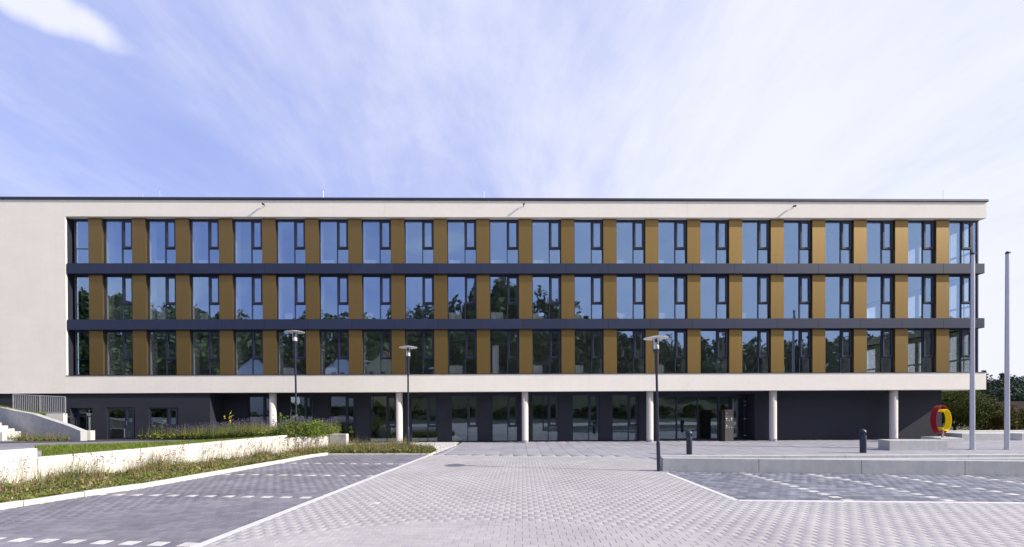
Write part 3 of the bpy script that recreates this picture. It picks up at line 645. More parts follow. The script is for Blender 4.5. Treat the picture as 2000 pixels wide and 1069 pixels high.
# ground floor
def wall_with_openings(name, u0, u1, d0, d1, z0, z1, ops, mat, parent):
    b = MB(); e = u0
    for a, c, zb, zt in ops:
        b.box((e, d0, z0), (a, d1, z1))
        if zb > z0 + .01: b.box((a, d0, z0), (c, d1, zb))
        if zt < z1 - .01: b.box((a, d0, zt), (c, d1, z1))
        e = c
    b.box((e, d0, z0), (u1, d1, z1)); return b.build(name, mat, parent)
ZC = ZS['low'] + .015
left_ops = [(-26.15, -24.78, .36, 2.36), (-23.90, -22.17, .38, 2.40), (-21.30, -19.48, 1.13, 2.36)]
wall_with_openings('dark_wall', UL, -17.52, .12, .50, 0, ZC, left_ops, MAT['dark_render'], B)
MB().box((-17.9, .502, 0), (-17.52, 1.30, ZC)).build('dark_return_wall', MAT['dark_render'], B)
GW_U = [(-15.86, -14.25), (-13.19, -11.53), (-10.52, -8.80), (-7.88, -6.10), (-5.19, -3.40), (-2.53, -.74), (.17, 1.90), (2.84, 4.60), (5.52, 7.33), (8.18, 9.98)]
ENT = (11.25, 17.75)
d0 = 1.30
wall_with_openings('dark_wall', -17.9, 30.47, d0, d0 + .3, .0, ZC, [(a, c, .0, 3.10) for a, c in GW_U] + [(ENT[0], ENT[1], 0, 3.12)], MAT['dark_render'], B)
MB().box((30.17, d0 + .3, 0), (30.47, DEP - .4, ZC)).build('dark_gable_wall', MAT['dark_render'], B)
def tall_window(a, c, d=1.37, z0=.02, z1=3.10):
    w = c - a; H = z1 - z0; mull = w * .60; f = MB(); frame_ring(f, 0, 0, w, H, .06, 0, .09, tb=.05)
    f.box((mull, .005, .05), (mull + .06, .085, H - .06)); zt = H * .31; f.box((mull + .06, .005, zt), (w - .06, .085, zt + .05))
    o = f.build('window', MAT['frame'], B, loc=(a, d, z0)); s = MB(); frame_ring(s, mull + .065, zt + .055, w - .065, H - .065, .10, -.025, .07); s.build('sash', MAT['frame'], o)
    for x0, x1, q0, q1 in ((.06, mull, .05, H - .06), (mull + .06, w - .06, .05, zt), (mull + .165, w - .165, zt + .155, H - .165)):
        p = MB().box((x0, .04, q0), (x1, .052, q1)).build('pane', MAT['glass_low'], o); p.rotation_euler = (random.uniform(-.002, .002), 0, random.uniform(-.002, .002))
for a, c in GW_U: tall_window(a, c)
# left block: a service door, a glazed door and a window
f = MB(); frame_ring(f, 0, 0, 1.37, 2.0, .10, 0, .08); f.box((.10, .0, 1.45), (1.27, .08, 1.52)); f.box((.72, .0, .1), (.80, .08, 1.45))
o = f.build('service_door', MAT['frame'], B, loc=(-26.15, .38, .36)); MB().box((.10, .03, .1), (1.27, .045, 1.9)).build('pane', MAT['glass_low'], o)
o['label'] = 'dark recessed double door beside the low white wall'
for z in (1.35, 1.62):
    MB().tube((.04, -.10, z), (.04, -.02, z), .03).tube((.04, -.10, z), (.14, -.10, z), .02).build('door_hinge', MAT['steel'], o)
f = MB(); frame_ring(f, 0, 0, 1.73, 2.02, .07, 0, .08); f.box((1.08, 0, .07), (1.16, .08, 1.95)); o = f.build('glazed_door', MAT['frame'], B, loc=(-23.90, .16, .38))
for x0, x1 in ((.07, 1.08), (1.26, 1.57)): MB().box((x0, .03, .07), (x1, .045, 1.95)).build('pane', MAT['glass_low'], o)
s = MB(); frame_ring(s, 1.165, .075, 1.655, 1.945, .10, -.02, .07); s.build('door_leaf', MAT['frame'], o); MB().tube((1.22, -.06, .9), (1.22, -.06, 1.15), .012).build('door_handle', MAT['steel'], o)
f = MB(); frame_ring(f, 0, 0, 1.82, 1.22, .07, 0, .08); f.box((1.08, 0, .07), (1.16, .08, 1.15)); o = f.build('window', MAT['frame'], B, loc=(-21.30, .16, 1.135))
for x0, x1 in ((.07, 1.08), (1.28, 1.63)): MB().box((x0, .03, .07), (x1, .045, 1.15)).build('pane', MAT['glass_low'], o)
s = MB(); frame_ring(s, 1.165, .075, 1.745, 1.145, .11, -.02, .07); s.build('sash', MAT['frame'], o)
# openings in the plinth wall behind the doors (dark floor inside)
# entrance glazing, set back
de = 2.10
ent = empty('entrance_glazing', (0, de, 0)); ent.parent = B
px_u = [11.25, 13.35, 14.85, 16.02, 17.75]
f = MB(); f.box((11.25, 0, 2.95), (17.75, .1, 3.12)); f.box((11.25, 0, 0), (17.75, .1, .05))
for u, w in ((11.25, .08), (12.85, .10), (14.32, .07), (15.75, .14), (16.55, .10), (17.67, .08)): f.box((u, .002, .05), (u + w, .098, 2.95))
o = f.build('entrance_frame', MAT['frame'], ent)
for a, c in ((11.33, 12.85), (12.95, 14.32), (14.39, 15.75), (15.89, 16.55), (16.65, 17.67)): MB().box((a, .04, .05), (c, .052, 2.95)).build('entrance_pane', MAT['glass_low'], ent)
MB().box((11.2, d0 + .3, 3.121), (17.8, de, ZC)).build('entrance_lintel', MAT['dark_render'], B)
b = MB(); b.box((10.98, d0 + .301, 0), (11.25, de + .1, 3.12)); b.box((17.75, d0 + .301, 0), (18.02, de + .1, 3.12)); b.build('entrance_jambs', MAT['dark_render'], B)
dl = MB(); frame_ring(dl, 16.60, .06, 17.60, 2.93, .10, -.07, -.005); o = dl.build('entrance_door', MAT['frame'], ent)
MB().tube((16.72, -.15, .12), (16.72, -.15, 2.8), .022).tube((16.72, -.15, .35), (16.72, -.04, .35), .012).tube((16.72, -.15, 2.5), (16.72, -.04, 2.5), .012).build('door_handle', MAT['steel'], o)
for z in (.28, 1.42, 2.35, 2.62): MB().tube((17.60, -.16, z), (17.60, -.05, z), .035).tube((17.60, -.13, z), (17.48, -.10, z), .02).build('door_hinge', MAT['steel'], o)
# ground-floor interior
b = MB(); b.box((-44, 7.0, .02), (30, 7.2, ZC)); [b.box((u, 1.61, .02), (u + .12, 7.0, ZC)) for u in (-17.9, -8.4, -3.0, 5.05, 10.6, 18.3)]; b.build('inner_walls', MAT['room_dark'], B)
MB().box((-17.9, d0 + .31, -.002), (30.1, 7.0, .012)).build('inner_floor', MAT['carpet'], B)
# columns
cm_ = MB().lathe([(.215, 0), (.215, .14), (.208, .145), (.208, ZS['low'] + .03)], seg=28).mesh('column', MAT['column'], True)
for px in (-13.77, -5.76, 2.29, 10.35, 18.37, 26.30):
    o = place(cm_, 'column', B, (px, .45, 0)); MB().lathe([(.219, .0), (.219, .17)], seg=28).build('column_collar', MAT['galv'], o, smooth=True)
# floodlights under the coping, lightning rods on the roof
for u, z in ((-13.95, 14.95), (2.2, 14.98), (19.3, 14.90)):
    o = MB().tube((u, 0, z - .06), (u, -.14, z - .02), .018).build('floodlight', MAT['black'], B)
    MB().tube((u, -.08, z + .02), (u + .01, -.26, z - .05), .045, .055, 12).build('floodlight_head', MAT['black'], o)
for px, h in ((-22.3, .55), (-21.2, .75), (-10.7, .75), (-.27, .75), (30.2, .9)):
    MB().tube((px, 1.0, 15.0), (px, 1.0, 15.65 + h), .008, seg=6).build('lightning_rod', MAT['galv'], B)
# low cabinets standing right behind the panes: things of their own
ORD = ['first', 'second', 'third', 'fourth', 'fifth', 'sixth', 'seventh', 'eighth', 'ninth', 'tenth', 'eleventh', 'twelfth', 'thirteenth', 'fourteenth', 'fifteenth', 'sixteenth', 'seventeenth', 'eighteenth', 'nineteenth', 'twentieth', 'twenty-first']
CAB = dict(top={2: (.35, .72, .42), 1: (.3, .75, .38), 5: (.08, .8, .42), 6: (.08, .72, .42), 8: (.08, .75, .42), 9: (.08, .78, .42), 10: (.08, .72, .42), 12: (.08, .5, .42), 13: (.08, .42, .42), 14: (.08, .38, .42), 15: (.08, .32, .42), 16: (.08, .26, .42), 17: (.08, .22, .42)},
           middle={1: (.4, .55, .9), 2: (.45, .5, .5), 4: (.4, .5, .5), 6: (.1, .5, .5), 8: (.08, .8, .55), 9: (.08, .78, .55), 10: (.08, .7, .5), 11: (.08, .55, .5), 12: (.08, .55, .5), 13: (.08, .48, .5), 15: (.08, .35, .5)},
           bottom={4: (.25, .7, .5), 5: (.25, .7, .5), 8: (.08, .85, .6), 9: (.15, .42, 1.9), 10: (.08, .6, .6), 11: (.08, .55, .6), 13: (.08, .4, .6), 16: (.08, .22, .55)})
for rn, dct in CAB.items():
    z0 = ROWZ[rn][0]
    for k, (du, w, h) in dct.items():
        p = Vector((XW + BAY * k + du, 0, 0)); x = p.x
        o = MB().box((0, 0, 0), (w, .42, h)).build('cabinet', MAT['cabinet'], loc=(x * math.cos(TH) - .52 * math.sin(TH), 25.16 + x * math.sin(TH) + .52 * math.cos(TH), z0 - .02)); o.rotation_euler = (0, 0, TH)
        MB().box((.01, -.012, .03), (w / 2 - .004, -.001, h - .03)).build('cabinet_door', MAT['cabinet'], o); MB().box((w / 2 + .004, -.012, .03), (w - .01, -.001, h - .03)).build('cabinet_door', MAT['cabinet'], o)
        tag(o, ('tall' if h > 1.5 else 'low') + ' pale cabinet behind the glass of the %s window from the left, %s row' % (ORD[k + 1], rn), 'cabinet', 'cabinets seen through the office windows')

# ------------------------------------------------------------------ left: walls, steps, railing
def wall_piece(name, p, q, th, z0, zt0, zt1, mat, n, bevel=.012, side=1):
    """upright wall from p to q, thickness on its left side, top sloping from zt0 to zt1"""
    a = math.atan2(q[1] - p[1], q[0] - p[0]); nx, ny = -math.sin(a) * th * side, math.cos(a) * th * side
    base = [p, q, (q[0] + nx, q[1] + ny), (p[0] + nx, p[1] + ny)]
    if side < 0: base = base[::-1]; zs = [zt0, zt1, zt1, zt0]
    else: zs = [zt0, zt1, zt1, zt0]
    return MB().prism(base, z0, zs).build(name, mat, n, bevel=bevel)
rw = empty('retaining_wall'); tag(rw, 'long white concrete retaining wall climbing beside the left flower bed', 'wall')
e = .003
def Wt(t, dt=0): return W(t)
def seg(t0, t1, a, c): wall_piece('wall_segment', W(t0 + .0006), W(t1 - .0006), .25, -.05, a, c, MAT['concrete_white'], rw)
seg(-.95, -.5, 1.08, 1.09); seg(-.5, 0.0, 1.09, 1.11); seg(0.0, .222, .86, .88); seg(.222, .47, .88, .925); seg(.47, .757, .925, .975); seg(.757, 1.0, .83, .87)
wall_piece('wall_end', (W(1.0)[0] + .002, W(1.0)[1] + .002), (-7.62, 21.22), .3, -.05, .87, .87, MAT['concrete_white'], rw)
# ramp wall in front of the building
pts = [(-31.0, 24.62, 2.55), (-29.75, 24.27, 2.43), (-28.45, 23.9, 2.22), (-26.84, 23.44, 2.02), (-25.7, 23.12, 1.75), (-24.04, 22.64, 1.39), (-22.85, 22.3, 1.06)]
rp = empty('ramp_wall'); tag(rp, 'grey concrete stair wall with a pale sloping top beside the steps', 'wall')
for (x0, y0, z0), (x1, y1, z1) in zip(pts[:-1], pts[1:]):
    k = .0015; wall_piece('wall_segment', (x0 + k, y0), (x1 - k, y1), .30, .2, z0, z1, MAT['concrete'], rp, bevel=.006)
o = MB().prism([(-25.86, 23.40), (-23.70, 23.72), (-23.76, 24.05), (-25.92, 23.75)], .30, 1.0).build('low_wall', MAT['concrete_white'], bevel=.012); tag(o, 'short white concrete block wall at the foot of the stair wall', 'wall')
st = empty('outdoor_steps', (-27.45, 22.6, .3)); tag(st, 'pale concrete steps climbing left in front of the grey wall', 'stairs')
for i in range(7):
    MB().box((-.38 * (i + 1) + .002, -.1, 0), (-.38 * i - .002, .8, .70 + .17 * i)).build('step', MAT['concrete_white'], st, bevel=.008)
o = MB().box((-28.2, 24.36, .4), (-26.0, 24.6, 2.03)).build('garden_wall', MAT['concrete_white'], bevel=.01); tag(o, 'small bright white wall under the steel railing', 'wall')
bank = MB().poly([(-40, 24.0, 3.0), (-31.0, 24.92, 2.66), (-28.2, 24.3, 2.02), (-26.1, 24.5, 1.6), (-26.1, 25.0, 1.9), (-28.2, 25.1, 2.3), (-32, 25.2, 2.95), (-40, 25.2, 3.2)]).build('grass_bank', MAT['soil']); bank['kind'] = 'structure'
n = 7000; p2 = in_poly_random([(-32, 24.75), (-28.2, 24.0), (-27.0, 24.1), (-27.0, 24.9), (-32, 25.15)], n); zb = np.interp(p2[:, 0], [-32, -28.2, -27.0], [2.74, 2.08, 1.95])
Bl, _, _ = blades(np.concatenate([p2, zb[:, None]], 1), RNG.uniform(.06, .16, n), RNG.uniform(.1, .8, n), RNG.uniform(.01, .02, n)); tri_mesh('bank_grass', Bl, np.tile((RNG.random(n) < .15).astype(int), 3), [MAT['grass'], MAT['dry']])
rl = empty('railing', (-26.0, 24.48, 0)); tag(rl, 'galvanised steel railing of thin upright bars by the building', 'railing')
x0, x1 = -3.18, 0.0; zt = lambda x: 3.045 - x * .05; zb_ = lambda x: 2.04 - x * .005 if x > -1.9 else 2.06 + (-x - 1.9) * .19
for x in (x0, -1.55, x1): MB().box((x - .025, -.025, zb_(x) - .1), (x + .025, .025, zt(x))).build('post', MAT['galv'], rl)
MB().tube((x0, 0, zt(x0)), (x1, 0, zt(x1)), .022).build('handrail', MAT['galv'], rl)
xm = -1.9
MB().tube((x0, 0, zb_(x0) + .04), (xm, 0, 2.10), .016).tube((xm, 0, 2.10), (x1, 0, zb_(x1) + .04), .016).build('bottom_rail', MAT['galv'], rl)
for i in range(1, 28):
    x = x0 + (x1 - x0) * i / 28
    MB().box((x - .016, -.008, zb_(x) + .05), (x + .016, .008, zt(x) - .01)).build('baluster', MAT['galv'], rl)
p2 = in_poly_random([(-27.6, 22.75), (-23.2, 22.0), (-23.6, 22.35), (-25.8, 23.0), (-28.5, 23.8), (-31, 24.4), (-31, 23.2)], 1500); P = np.concatenate([p2, np.full((len(p2), 1), .45)], 1)
meadow('steps_meadow_plants', P, .25, .75, FLM, head_frac=.5, leafn=4, dry=.45, head_r=(.015, .028))
k2 = empty('road_kerb', (-24, 22, .4)); k2['kind'] = 'structure'
kerb_run(k2, [(-31.5, 22.6), (-27.5, 22.55), (-25.9, 22.9)], .14, .56, step=1.3)

# ------------------------------------------------------------------ right: low walls, benches, poles
cw = empty('seat_wall'); tag(cw, 'long low grey concrete wall in front of the raised forecourt', 'wall')
XC = [(5.87, 13.56), (8.90, 13.20), (11.97, 12.85), (14.91, 12.52), (18.0, 12.18), (21.2, 11.84)]
for p, q in zip(XC[:-1], XC[1:]): wall_piece('wall_segment', (p[0] + .008, p[1]), (q[0] - .008, q[1]), .23, -.06, .455, .455, MAT['concrete'], cw)
ta = empty('step_kerb'); tag(ta, 'thin pale concrete step edge along the forecourt, behind the long low wall', 'kerb')
for i in range(11):
    x = 7.15 + 2.55 * i; wall_piece('step_stone', (x + .006, 16.62 - .006 * i), (x + 2.544, 16.614 - .006 * i), .35, -.06, .15, .15, MAT['concrete'], ta, bevel=.006)
tb = empty('lower_step_kerb'); tag(tb, 'lower pale concrete step edge, between the long low wall and the upper step', 'kerb')
for i in range(6):
    x = 10.9 + 3.0 * i; wall_piece('step_stone', (x + .006, 15.42 - .02 * i), (x + 2.994, 15.40 - .02 * i), .35, -.06, .15, .15, MAT['concrete'], tb, bevel=.006)
sheet('lower_step_paving', [(7.2, 13.9), (40, 10.5), (40, 16.6), (7.2, 16.7)], -.02, MAT['slab'])
o = MB().prism([(19.83, 19.79), (22.73, 19.78), (23.03, 20.68), (20.13, 20.69)], -.04, .50).build('concrete_bench', MAT['concrete'], bevel=.012); tag(o, 'long grey concrete block bench on the forecourt between bin and flagpole', 'bench')
o = MB().prism([(26.52, 23.45), (27.96, 23.52), (29.0, 25.52), (27.0, 25.0)], -.04, .31).build('sculpture_plinth', MAT['concrete'], bevel=.01); tag(o, 'slanted low concrete slab carrying the red and yellow ring', 'plinth')
o = MB().prism([(30.23, 25.55), (33.30, 25.56), (33.7, 27.2), (30.6, 27.3)], -.04, .45).build('concrete_bench', MAT['concrete'], bevel=.012); tag(o, 'grey concrete block behind the flagpoles, right of the sculpture', 'bench')
o = MB().prism([(33.34, 26.1), (34.03, 25.52), (40, 25.6), (40, 27.0), (33.9, 27.2)], -.04, .45).build('concrete_bench', MAT['concrete'], bevel=.012); tag(o, 'concrete block with dark shaded end at the right picture edge', 'bench')
o = MB().prism([(31.2, 28.4), (41, 28.6), (41, 28.9), (31.2, 28.7)], -.04, .47).build('boundary_wall', MAT['concrete_white'], bevel=.01); tag(o, 'low pale boundary wall in front of the hedge', 'wall')

# flagpoles
fp = empty('flagpole', (24.28, 20.08, 0)); tag(fp, 'tall grey aluminium flagpole nearer the white building', 'flagpole', 'flagpoles')
MB().lathe([(.092, 0), (.092, 1.4), (.088, 3), (.066, 9.78)], seg=20).build('pole', MAT['alu'], fp, smooth=True)
MB().box((.060, -.016, .9), (.108, .016, 9.5)).build('halyard_track', MAT['alu'], fp)
MB().lathe([(.073, 9.78), (.076, 9.86), (.03, 9.92)], seg=16).box((.02, -.02, 9.84), (.17, .02, 9.88)).build('pole_cap', MAT['metal_dark'], fp)
MB().lathe([(.15, 0), (.15, .025), (.11, .03)], seg=20).build('base_plate', MAT['galv'], fp)
MB().box((.09, -.026, 1.35), (.125, .026, 1.8)).build('halyard_lock', MAT['black'], fp)
c = copy_tree(fp); c.location = (25.92, 20.0, 0); c['label'] = 'tall grey aluminium flagpole farther right, standing clear against the sky'

# street lamps
def lamp_proto():
    r = empty('street_lamp')
    MB().lathe([(.062, 0), (.062, .96), (.056, 1.0), (.040, 1.03)], seg=18).build('base_post', MAT['lamp_paint'], r, smooth=True)
    MB().box((-.03, -.066, .45), (.03, -.055, .75)).build('service_door', MAT['lamp_paint'], r)
    MB().lathe([(.040, 1.03), (.038, 3.30), (.055, 3.36), (.057, 4.02), (.075, 4.06), (.105, 4.13), (.105, 4.16)], seg=18).build('pole', MAT['lamp_paint'], r, smooth=True)
    MB().lathe([(.098, 4.16), (.102, 4.52)], seg=24, cap=False).build('lamp_glass', MAT['lampglass'], r, smooth=True)
    MB().lathe([(.088, 4.162), (.090, 4.27), (.070, 4.31), (.030, 4.34), (.028, 4.42)], seg=18).build('reflector', MAT['lamp_white'], r, smooth=True)
    for a in range(3):
        t = a * 2.094 + .4; MB().tube((.108 * math.cos(t), .108 * math.sin(t), 4.13), (.108 * math.cos(t), .108 * math.sin(t), 4.54), .007, seg=6).build('rod', MAT['metal_dark'], r)
    MB().lathe([(.05, 4.40), (.05, 4.515)], seg=12).build('lamp_holder', MAT['black'], r)
    MB().lathe([(.395, 4.535), (.40, 4.545), (.22, 4.585), (.06, 4.61), (.0, 4.612)], seg=40).build('lamp_shade', MAT['lamp_white'], r, smooth=True)
    return r
m = glass_mat('lamp_clear_glass', .22, (.94, .95, .95)); MAT['lampglass'] = m
lp = lamp_proto(); lp.location = (5.77, 13.62, 0); lp.rotation_euler = (R(-.3), R(-1.0), 0)
tag(lp, 'street lamp with round disc shade standing at the end of the low grey wall', 'street lamp', 'street lamps with disc shades')
c = copy_tree(lp); c.location = (-4.13, 20.2, .08); c.scale = (1.147,) * 3; c.rotation_euler = (0, R(.4), 0); c['label'] = 'street lamp with round disc shade rising from the kerbed flower bed, middle lamp'
c = copy_tree(lp); c.location = (-9.47, 19.6, .76); c.scale = (1.147,) * 3; c.rotation_euler = (R(.4), R(-.4), 0); c['label'] = 'street lamp with round disc shade behind the white retaining wall, leftmost lamp'

# litter bins
bn = empty('litter_bin', (9.32, 18.64, 0)); tag(bn, 'dark slim cylindrical litter bin near the entrance, left of the two', 'litter bin', 'dark cylindrical litter bins')
MB().lathe([(.118, 0), (.125, .015), (.125, .80), (.118, .815), (.09, .815)], seg=24).build('body', MAT['lamp_paint'], bn, smooth=True)
MB().lathe([(.075, .78), (.075, 1.0)], seg=20).build('ashtray', MAT['lamp_paint'], bn, smooth=True)
for s_ in (-1, 1): MB().box((s_ * .118 - .012, -.03, .80), (s_ * .118 + .012, .10, 1.03)).build('bracket', MAT['lamp_paint'], bn)
b = MB(); seg_ = 20; n0 = len(b.v)
b.lathe([(.128, .985), (.130, 1.02), (.105, 1.085), (.045, 1.13), (0, 1.137)], seg=24)
for i, v in enumerate(b.v): b.v[i] = (v[0], v[1], v[2] + (v[1]) * .30 - 0.01)
b.build('hood', MAT['lamp_paint'], bn, smooth=True)
c = copy_tree(bn); c.location = (17.70, 18.92, 0); c.rotation_euler = (0, 0, R(-6)); c['label'] = 'dark slim cylindrical litter bin before the blank dark wall, right of the two'

# info pillar at the entrance
ip = empty('info_pillar', (15.62, 26.02, 0), R(1)); tag(ip, 'brushed steel letterbox pillar with red emblem and name plates by the entrance', 'info pillar')
MB().box((-.28, 0, .0), (.28, .42, 2.02)).build('pillar_body', simple('brushed_steel', (.20, .19, .18), .42, .85, var=.10, scale=3, stretch=(1, 1, 14)), ip, bevel=.006)
MB().box((-.30, -.01, 2.021), (.30, .43, 2.045)).build('pillar_cap', MAT['steel'], ip)
MB().box((-.46, .05, 0), (-.283, .40, 2.02)).build('side_shade_box', MAT['black'], ip)  # black box stands in for the shade on the pillar's left side
em = MB().tube((-.17, -.002, 1.87), (-.17, -.012, 1.87), .075, seg=24).build('emblem', MAT['signred'], ip)
MB().poly([(-.20, -.014, 1.845), (-.14, -.014, 1.845), (-.15, -.014, 1.875), (-.17, -.014, 1.895), (-.19, -.014, 1.875)]).build('emblem_mark', MAT['signwhite'], em)
MB().box((-.235, -.012, 1.785), (-.105, -.002, 1.80)).build('emblem_line', MAT['signwhite'], ip)
for (x, z, w, h) in ((-.17, 1.48, .075, .09), (.16, 1.48, .075, .10), (-.17, 1.02, .07, .09)): MB().box((x - w / 2, -.010, z - h / 2), (x + w / 2, -.002, z + h / 2)).build('name_plate', MAT['signwhite'], ip)
for x, z in ((-.17, 1.36), (.0, 1.36), (.16, 1.36), (-.17, .90), (.0, .90), (.16, .90)): MB().box((x - .035, -.012, z - .045), (x + .035, -.002, z + .045)).build('bell_button', MAT['galv'], ip)

# ring sculpture
sc = empty('ring_sculpture', (27.66, 24.40, .31)); tag(sc, 'steel sculpture of interlocking red and yellow hoops on a concrete slab', 'sculpture')
def hoop(name, c, ax, rad, w, th, mat, a0=-180, a1=180):
    b = MB(); a = Vector(ax).normalized(); e1 = Vector((0, 0, 1)); e2 = a.cross(e1).normalized(); c = Vector(c); n = 64; ring = []
    for i in range(n):
        t = R(a0 + (a1 - a0) * i / (n - 1)); d = e1 * math.cos(t) + e2 * math.sin(t)
        ring.append([c + d * (rad) - a * w / 2, c + d * rad + a * w / 2, c + d * (rad - th) + a * w / 2, c + d * (rad - th) - a * w / 2])
    b.poly(ring[0]); b.poly(ring[-1][::-1])
    for i in range(n - 1):
        j = i + 1
        for k in range(4):
            l = (k + 1) % 4; b.poly([ring[i][k], ring[i][l], ring[j][l], ring[j][k]], 0)
    return b.build(name, mat, sc)
A_ = Vector((.383, -.924, 0)); c0 = Vector((-.04, .07, 1.08))
hoop('red_hoop', c0, A_, .86, .27, .025, MAT['red'], -48, 228)
hoop('yellow_hoop', c0 + A_ * .06 + Vector((.924, .383, 0)) * .22 + Vector((0, 0, -.03)), A_, .66, .27, .022, MAT['yellow'], -228, 38)
MB().tube((0, -.02, 0), (0, -.02, .62), .055, seg=14).build('stand_post', MAT['steel'], sc)
MB().box((-.12, -.05, .58), (.12, .02, .62)).build('stand_bracket', MAT['steel'], sc)
MB().box((.16, -.06, .04), (.50, -.05, .14)).tube((.33, -.055, -.0), (.33, -.055, .05), .01).build('name_plate', MAT['black'], sc)

# ------------------------------------------------------------------ single plants one can tell apart
def plant(name, loc, kind, label, cat='plant', group=None, h=.9, n=26, spread=.22, sc_=1.0):
    r = empty(name, loc); P = np.stack([RNG.normal(0, spread * .45, n), RNG.normal(0, spread * .45, n), np.zeros(n)], -1)
    hh = RNG.uniform(.6, 1.0, n) * h; la = RNG.uniform(-.9, .9, n) + .25 if kind == 'wispy' else None
    Bl, mid, tip = blades(P, hh, RNG.uniform(.05, .38 if kind == 'wispy' else .18, n), np.full(n, .008 if kind == 'wispy' else .014), la)
    stem = tri_mesh('stems', Bl, np.zeros(len(Bl), int), [MAT['dry'] if kind == 'wispy' else MAT['leaf']], r, kind='stuff')
    if kind == 'wispy':
        # forking tops, each with a small head
        T = []; VB = []
        for _ in range(3):
            q = tip + RNG.normal(size=(n, 3)) * np.array([.05, .05, .05]); f = RNG.uniform(.0, .5, n)[:, None]; s = mid * f + tip * (1 - f)
            w = np.array([.003, .003, 0]); VB.append(np.stack([s - w, s + w, q], 1)); T.append(q)
        T = np.concatenate(T); tri_mesh('branches', np.concatenate(VB), np.zeros(n * 3, int), [MAT['dry']], r)
        hd = heads(T, RNG.uniform(.013, .026, len(T))); tri_mesh('flower_heads', hd, np.tile((RNG.random(len(T)) < .6).astype(int), 8), [MAT['flower'], MAT['seed']], r)
        lv = leaves(P + np.array([0, 0, 1]) * RNG.uniform(.02, .3, n)[:, None], RNG.uniform(.06, .15, n)); tri_mesh('leaves', lv, np.tile((RNG.random(n) < .4).astype(int), 2), [MAT['leaf'], MAT['dry']], r)
    else:
        LP = []; 
        for _ in range(14): f = RNG.uniform(.05, 1, n)[:, None]; LP.append(P * (1 - f) + tip * f + RNG.normal(size=(n, 3)) * .025)
        LP = np.concatenate(LP); lv = leaves(LP, RNG.uniform(.06, .16, len(LP))); tri_mesh('leaves', lv, np.zeros(len(lv), int), [MAT['leaf_bright']], r)
        if kind == 'yellow':
            T = np.concatenate([tip + RNG.normal(size=(n, 3)) * np.array([.02, .02, .10]) for _ in range(5)]); tri_mesh('flower_heads', heads(T, RNG.uniform(.025, .045, len(T))), np.zeros(len(T) * 8, int), [MAT['yflower']], r)
    return tag(r, label, cat, group)
for (t, off, h) in ((-.62, .75, 1.0), (-.5, .5, .9), (-.33, .9, 1.05), (-.2, .6, 1.0), (-.07, .8, .95), (.05, 1.1, .95), (.09, .8, .9), (.15, .9, .75), (.25, .9, .9), (.29, .6, 1.0), (.36, .8, .95), (.43, .5, 1.05), (.5, .7, 1.0), (.55, .4, 1.0), (.61, .6, 1.0), (.68, .5, .95), (.74, .35, .95), (.80, .4, .8), (.87, .3, .85), (.93, .3, .8)):
    x, y = W(t); plant('tall_meadow_flower', (x + off * .93, y - off * .37, .04), 'wispy', 'spindly dry-stemmed plant with small dark purple heads before the white retaining wall', 'plant', 'tall flowers along the white wall', h=h, n=15, spread=.34)
plant('yellow_mullein', (-15.35, 23.3, .5), 'yellow', 'tall stalk with yellow flowers standing out of the violet flower bed', h=1.55, n=5, spread=.30)
plant('green_mullein', (-10.2, 20.6, .7), 'green', 'big bright green leafy spire at the right part of the upper bed', h=1.3, n=40, spread=.8)
plant('green_bush', (-9.15, 20.35, .76), 'green', 'low bright green bush at the right end of the upper bed', h=.95, n=170, spread=1.5)
plant('leafy_weed', (-11.5, 21.3, .6), 'green', 'pale green leafy weed between violet flowers above the white wall', h=.65, n=26, spread=.5)
plant('thin_spire', (-19.7, 23.9, .42), 'green', 'single slim green spire before the left dark window', h=1.35, n=3, spread=.05)

# ------------------------------------------------------------------ trees, hedge and wood on the right
def crown_pts(n, c, rad, lumps, seed):
    rg = np.random.default_rng(seed); c = np.array(c); rad = np.array(rad)
    L_ = rg.normal(size=(lumps, 3)); L_ /= np.linalg.norm(L_, axis=1)[:, None]; L_ *= rg.uniform(.35, .85, (lumps, 1)); lr = rg.uniform(.28, .5, lumps)
    k = rg.integers(0, lumps, n); d = rg.normal(size=(n, 3)); d /= np.linalg.norm(d, axis=1)[:, None]; r = lr[k] * rg.uniform(.55, 1.05, n)
    return c + (L_[k] + d * r[:, None]) * rad, d
def leaf_quads(P, d, size, rg):
    n = len(P); nrm = d + rg.normal(size=(n, 3)) * .6; nrm /= np.linalg.norm(nrm, axis=1)[:, None]; a = np.cross(nrm, rg.normal(size=(n, 3))); a /= np.linalg.norm(a, axis=1)[:, None] + 1e-9; bb = np.cross(nrm, a)
    s = (size * rg.uniform(.6, 1.3, n))[:, None]; return np.stack([P - a * s, P - bb * s * .6, P + a * s, P + bb * s * .6], 1)
def tree(name, loc, h, rad, mat, label, cat, group=None, n=5000, leaf=.10, seed=1, lumps=14, trunk=.3):
    rg = np.random.default_rng(seed); r = empty(name, loc)
    b = MB(); b.tube((0, 0, -.1), (0.05, 0, h * trunk), .11 * h / 4, .07 * h / 4)
    for i in range(6):
        a = i * 1.05 + .3; b.tube((0.05, 0, h * trunk * .8), (math.cos(a) * rad[0] * .55, math.sin(a) * rad[1] * .55, h * .62 + .1 * i), .045 * h / 4, .015, 6)
    b.build('trunk', MAT['bark'], r)
    P, d = crown_pts(n, (0, 0, h * .5 if trunk < .2 else h * .62), rad, lumps, seed); P[:, 2] = np.maximum(P[:, 2], .05)
    tri_mesh('crown', leaf_quads(P, d, leaf, rg), np.zeros(n, int), [mat], r, kind=None, nv=4)
    return tag(r, label, cat, group)
tree('broadleaf_tree', (38.4, 33.0, -.1), 4.4, (2.9, 2.2, 2.2), MAT['foliage'], 'bushy green tree just right of the dark wall, behind the sculpture', 'tree', n=26000, leaf=.06, seed=3, lumps=34, trunk=.15)
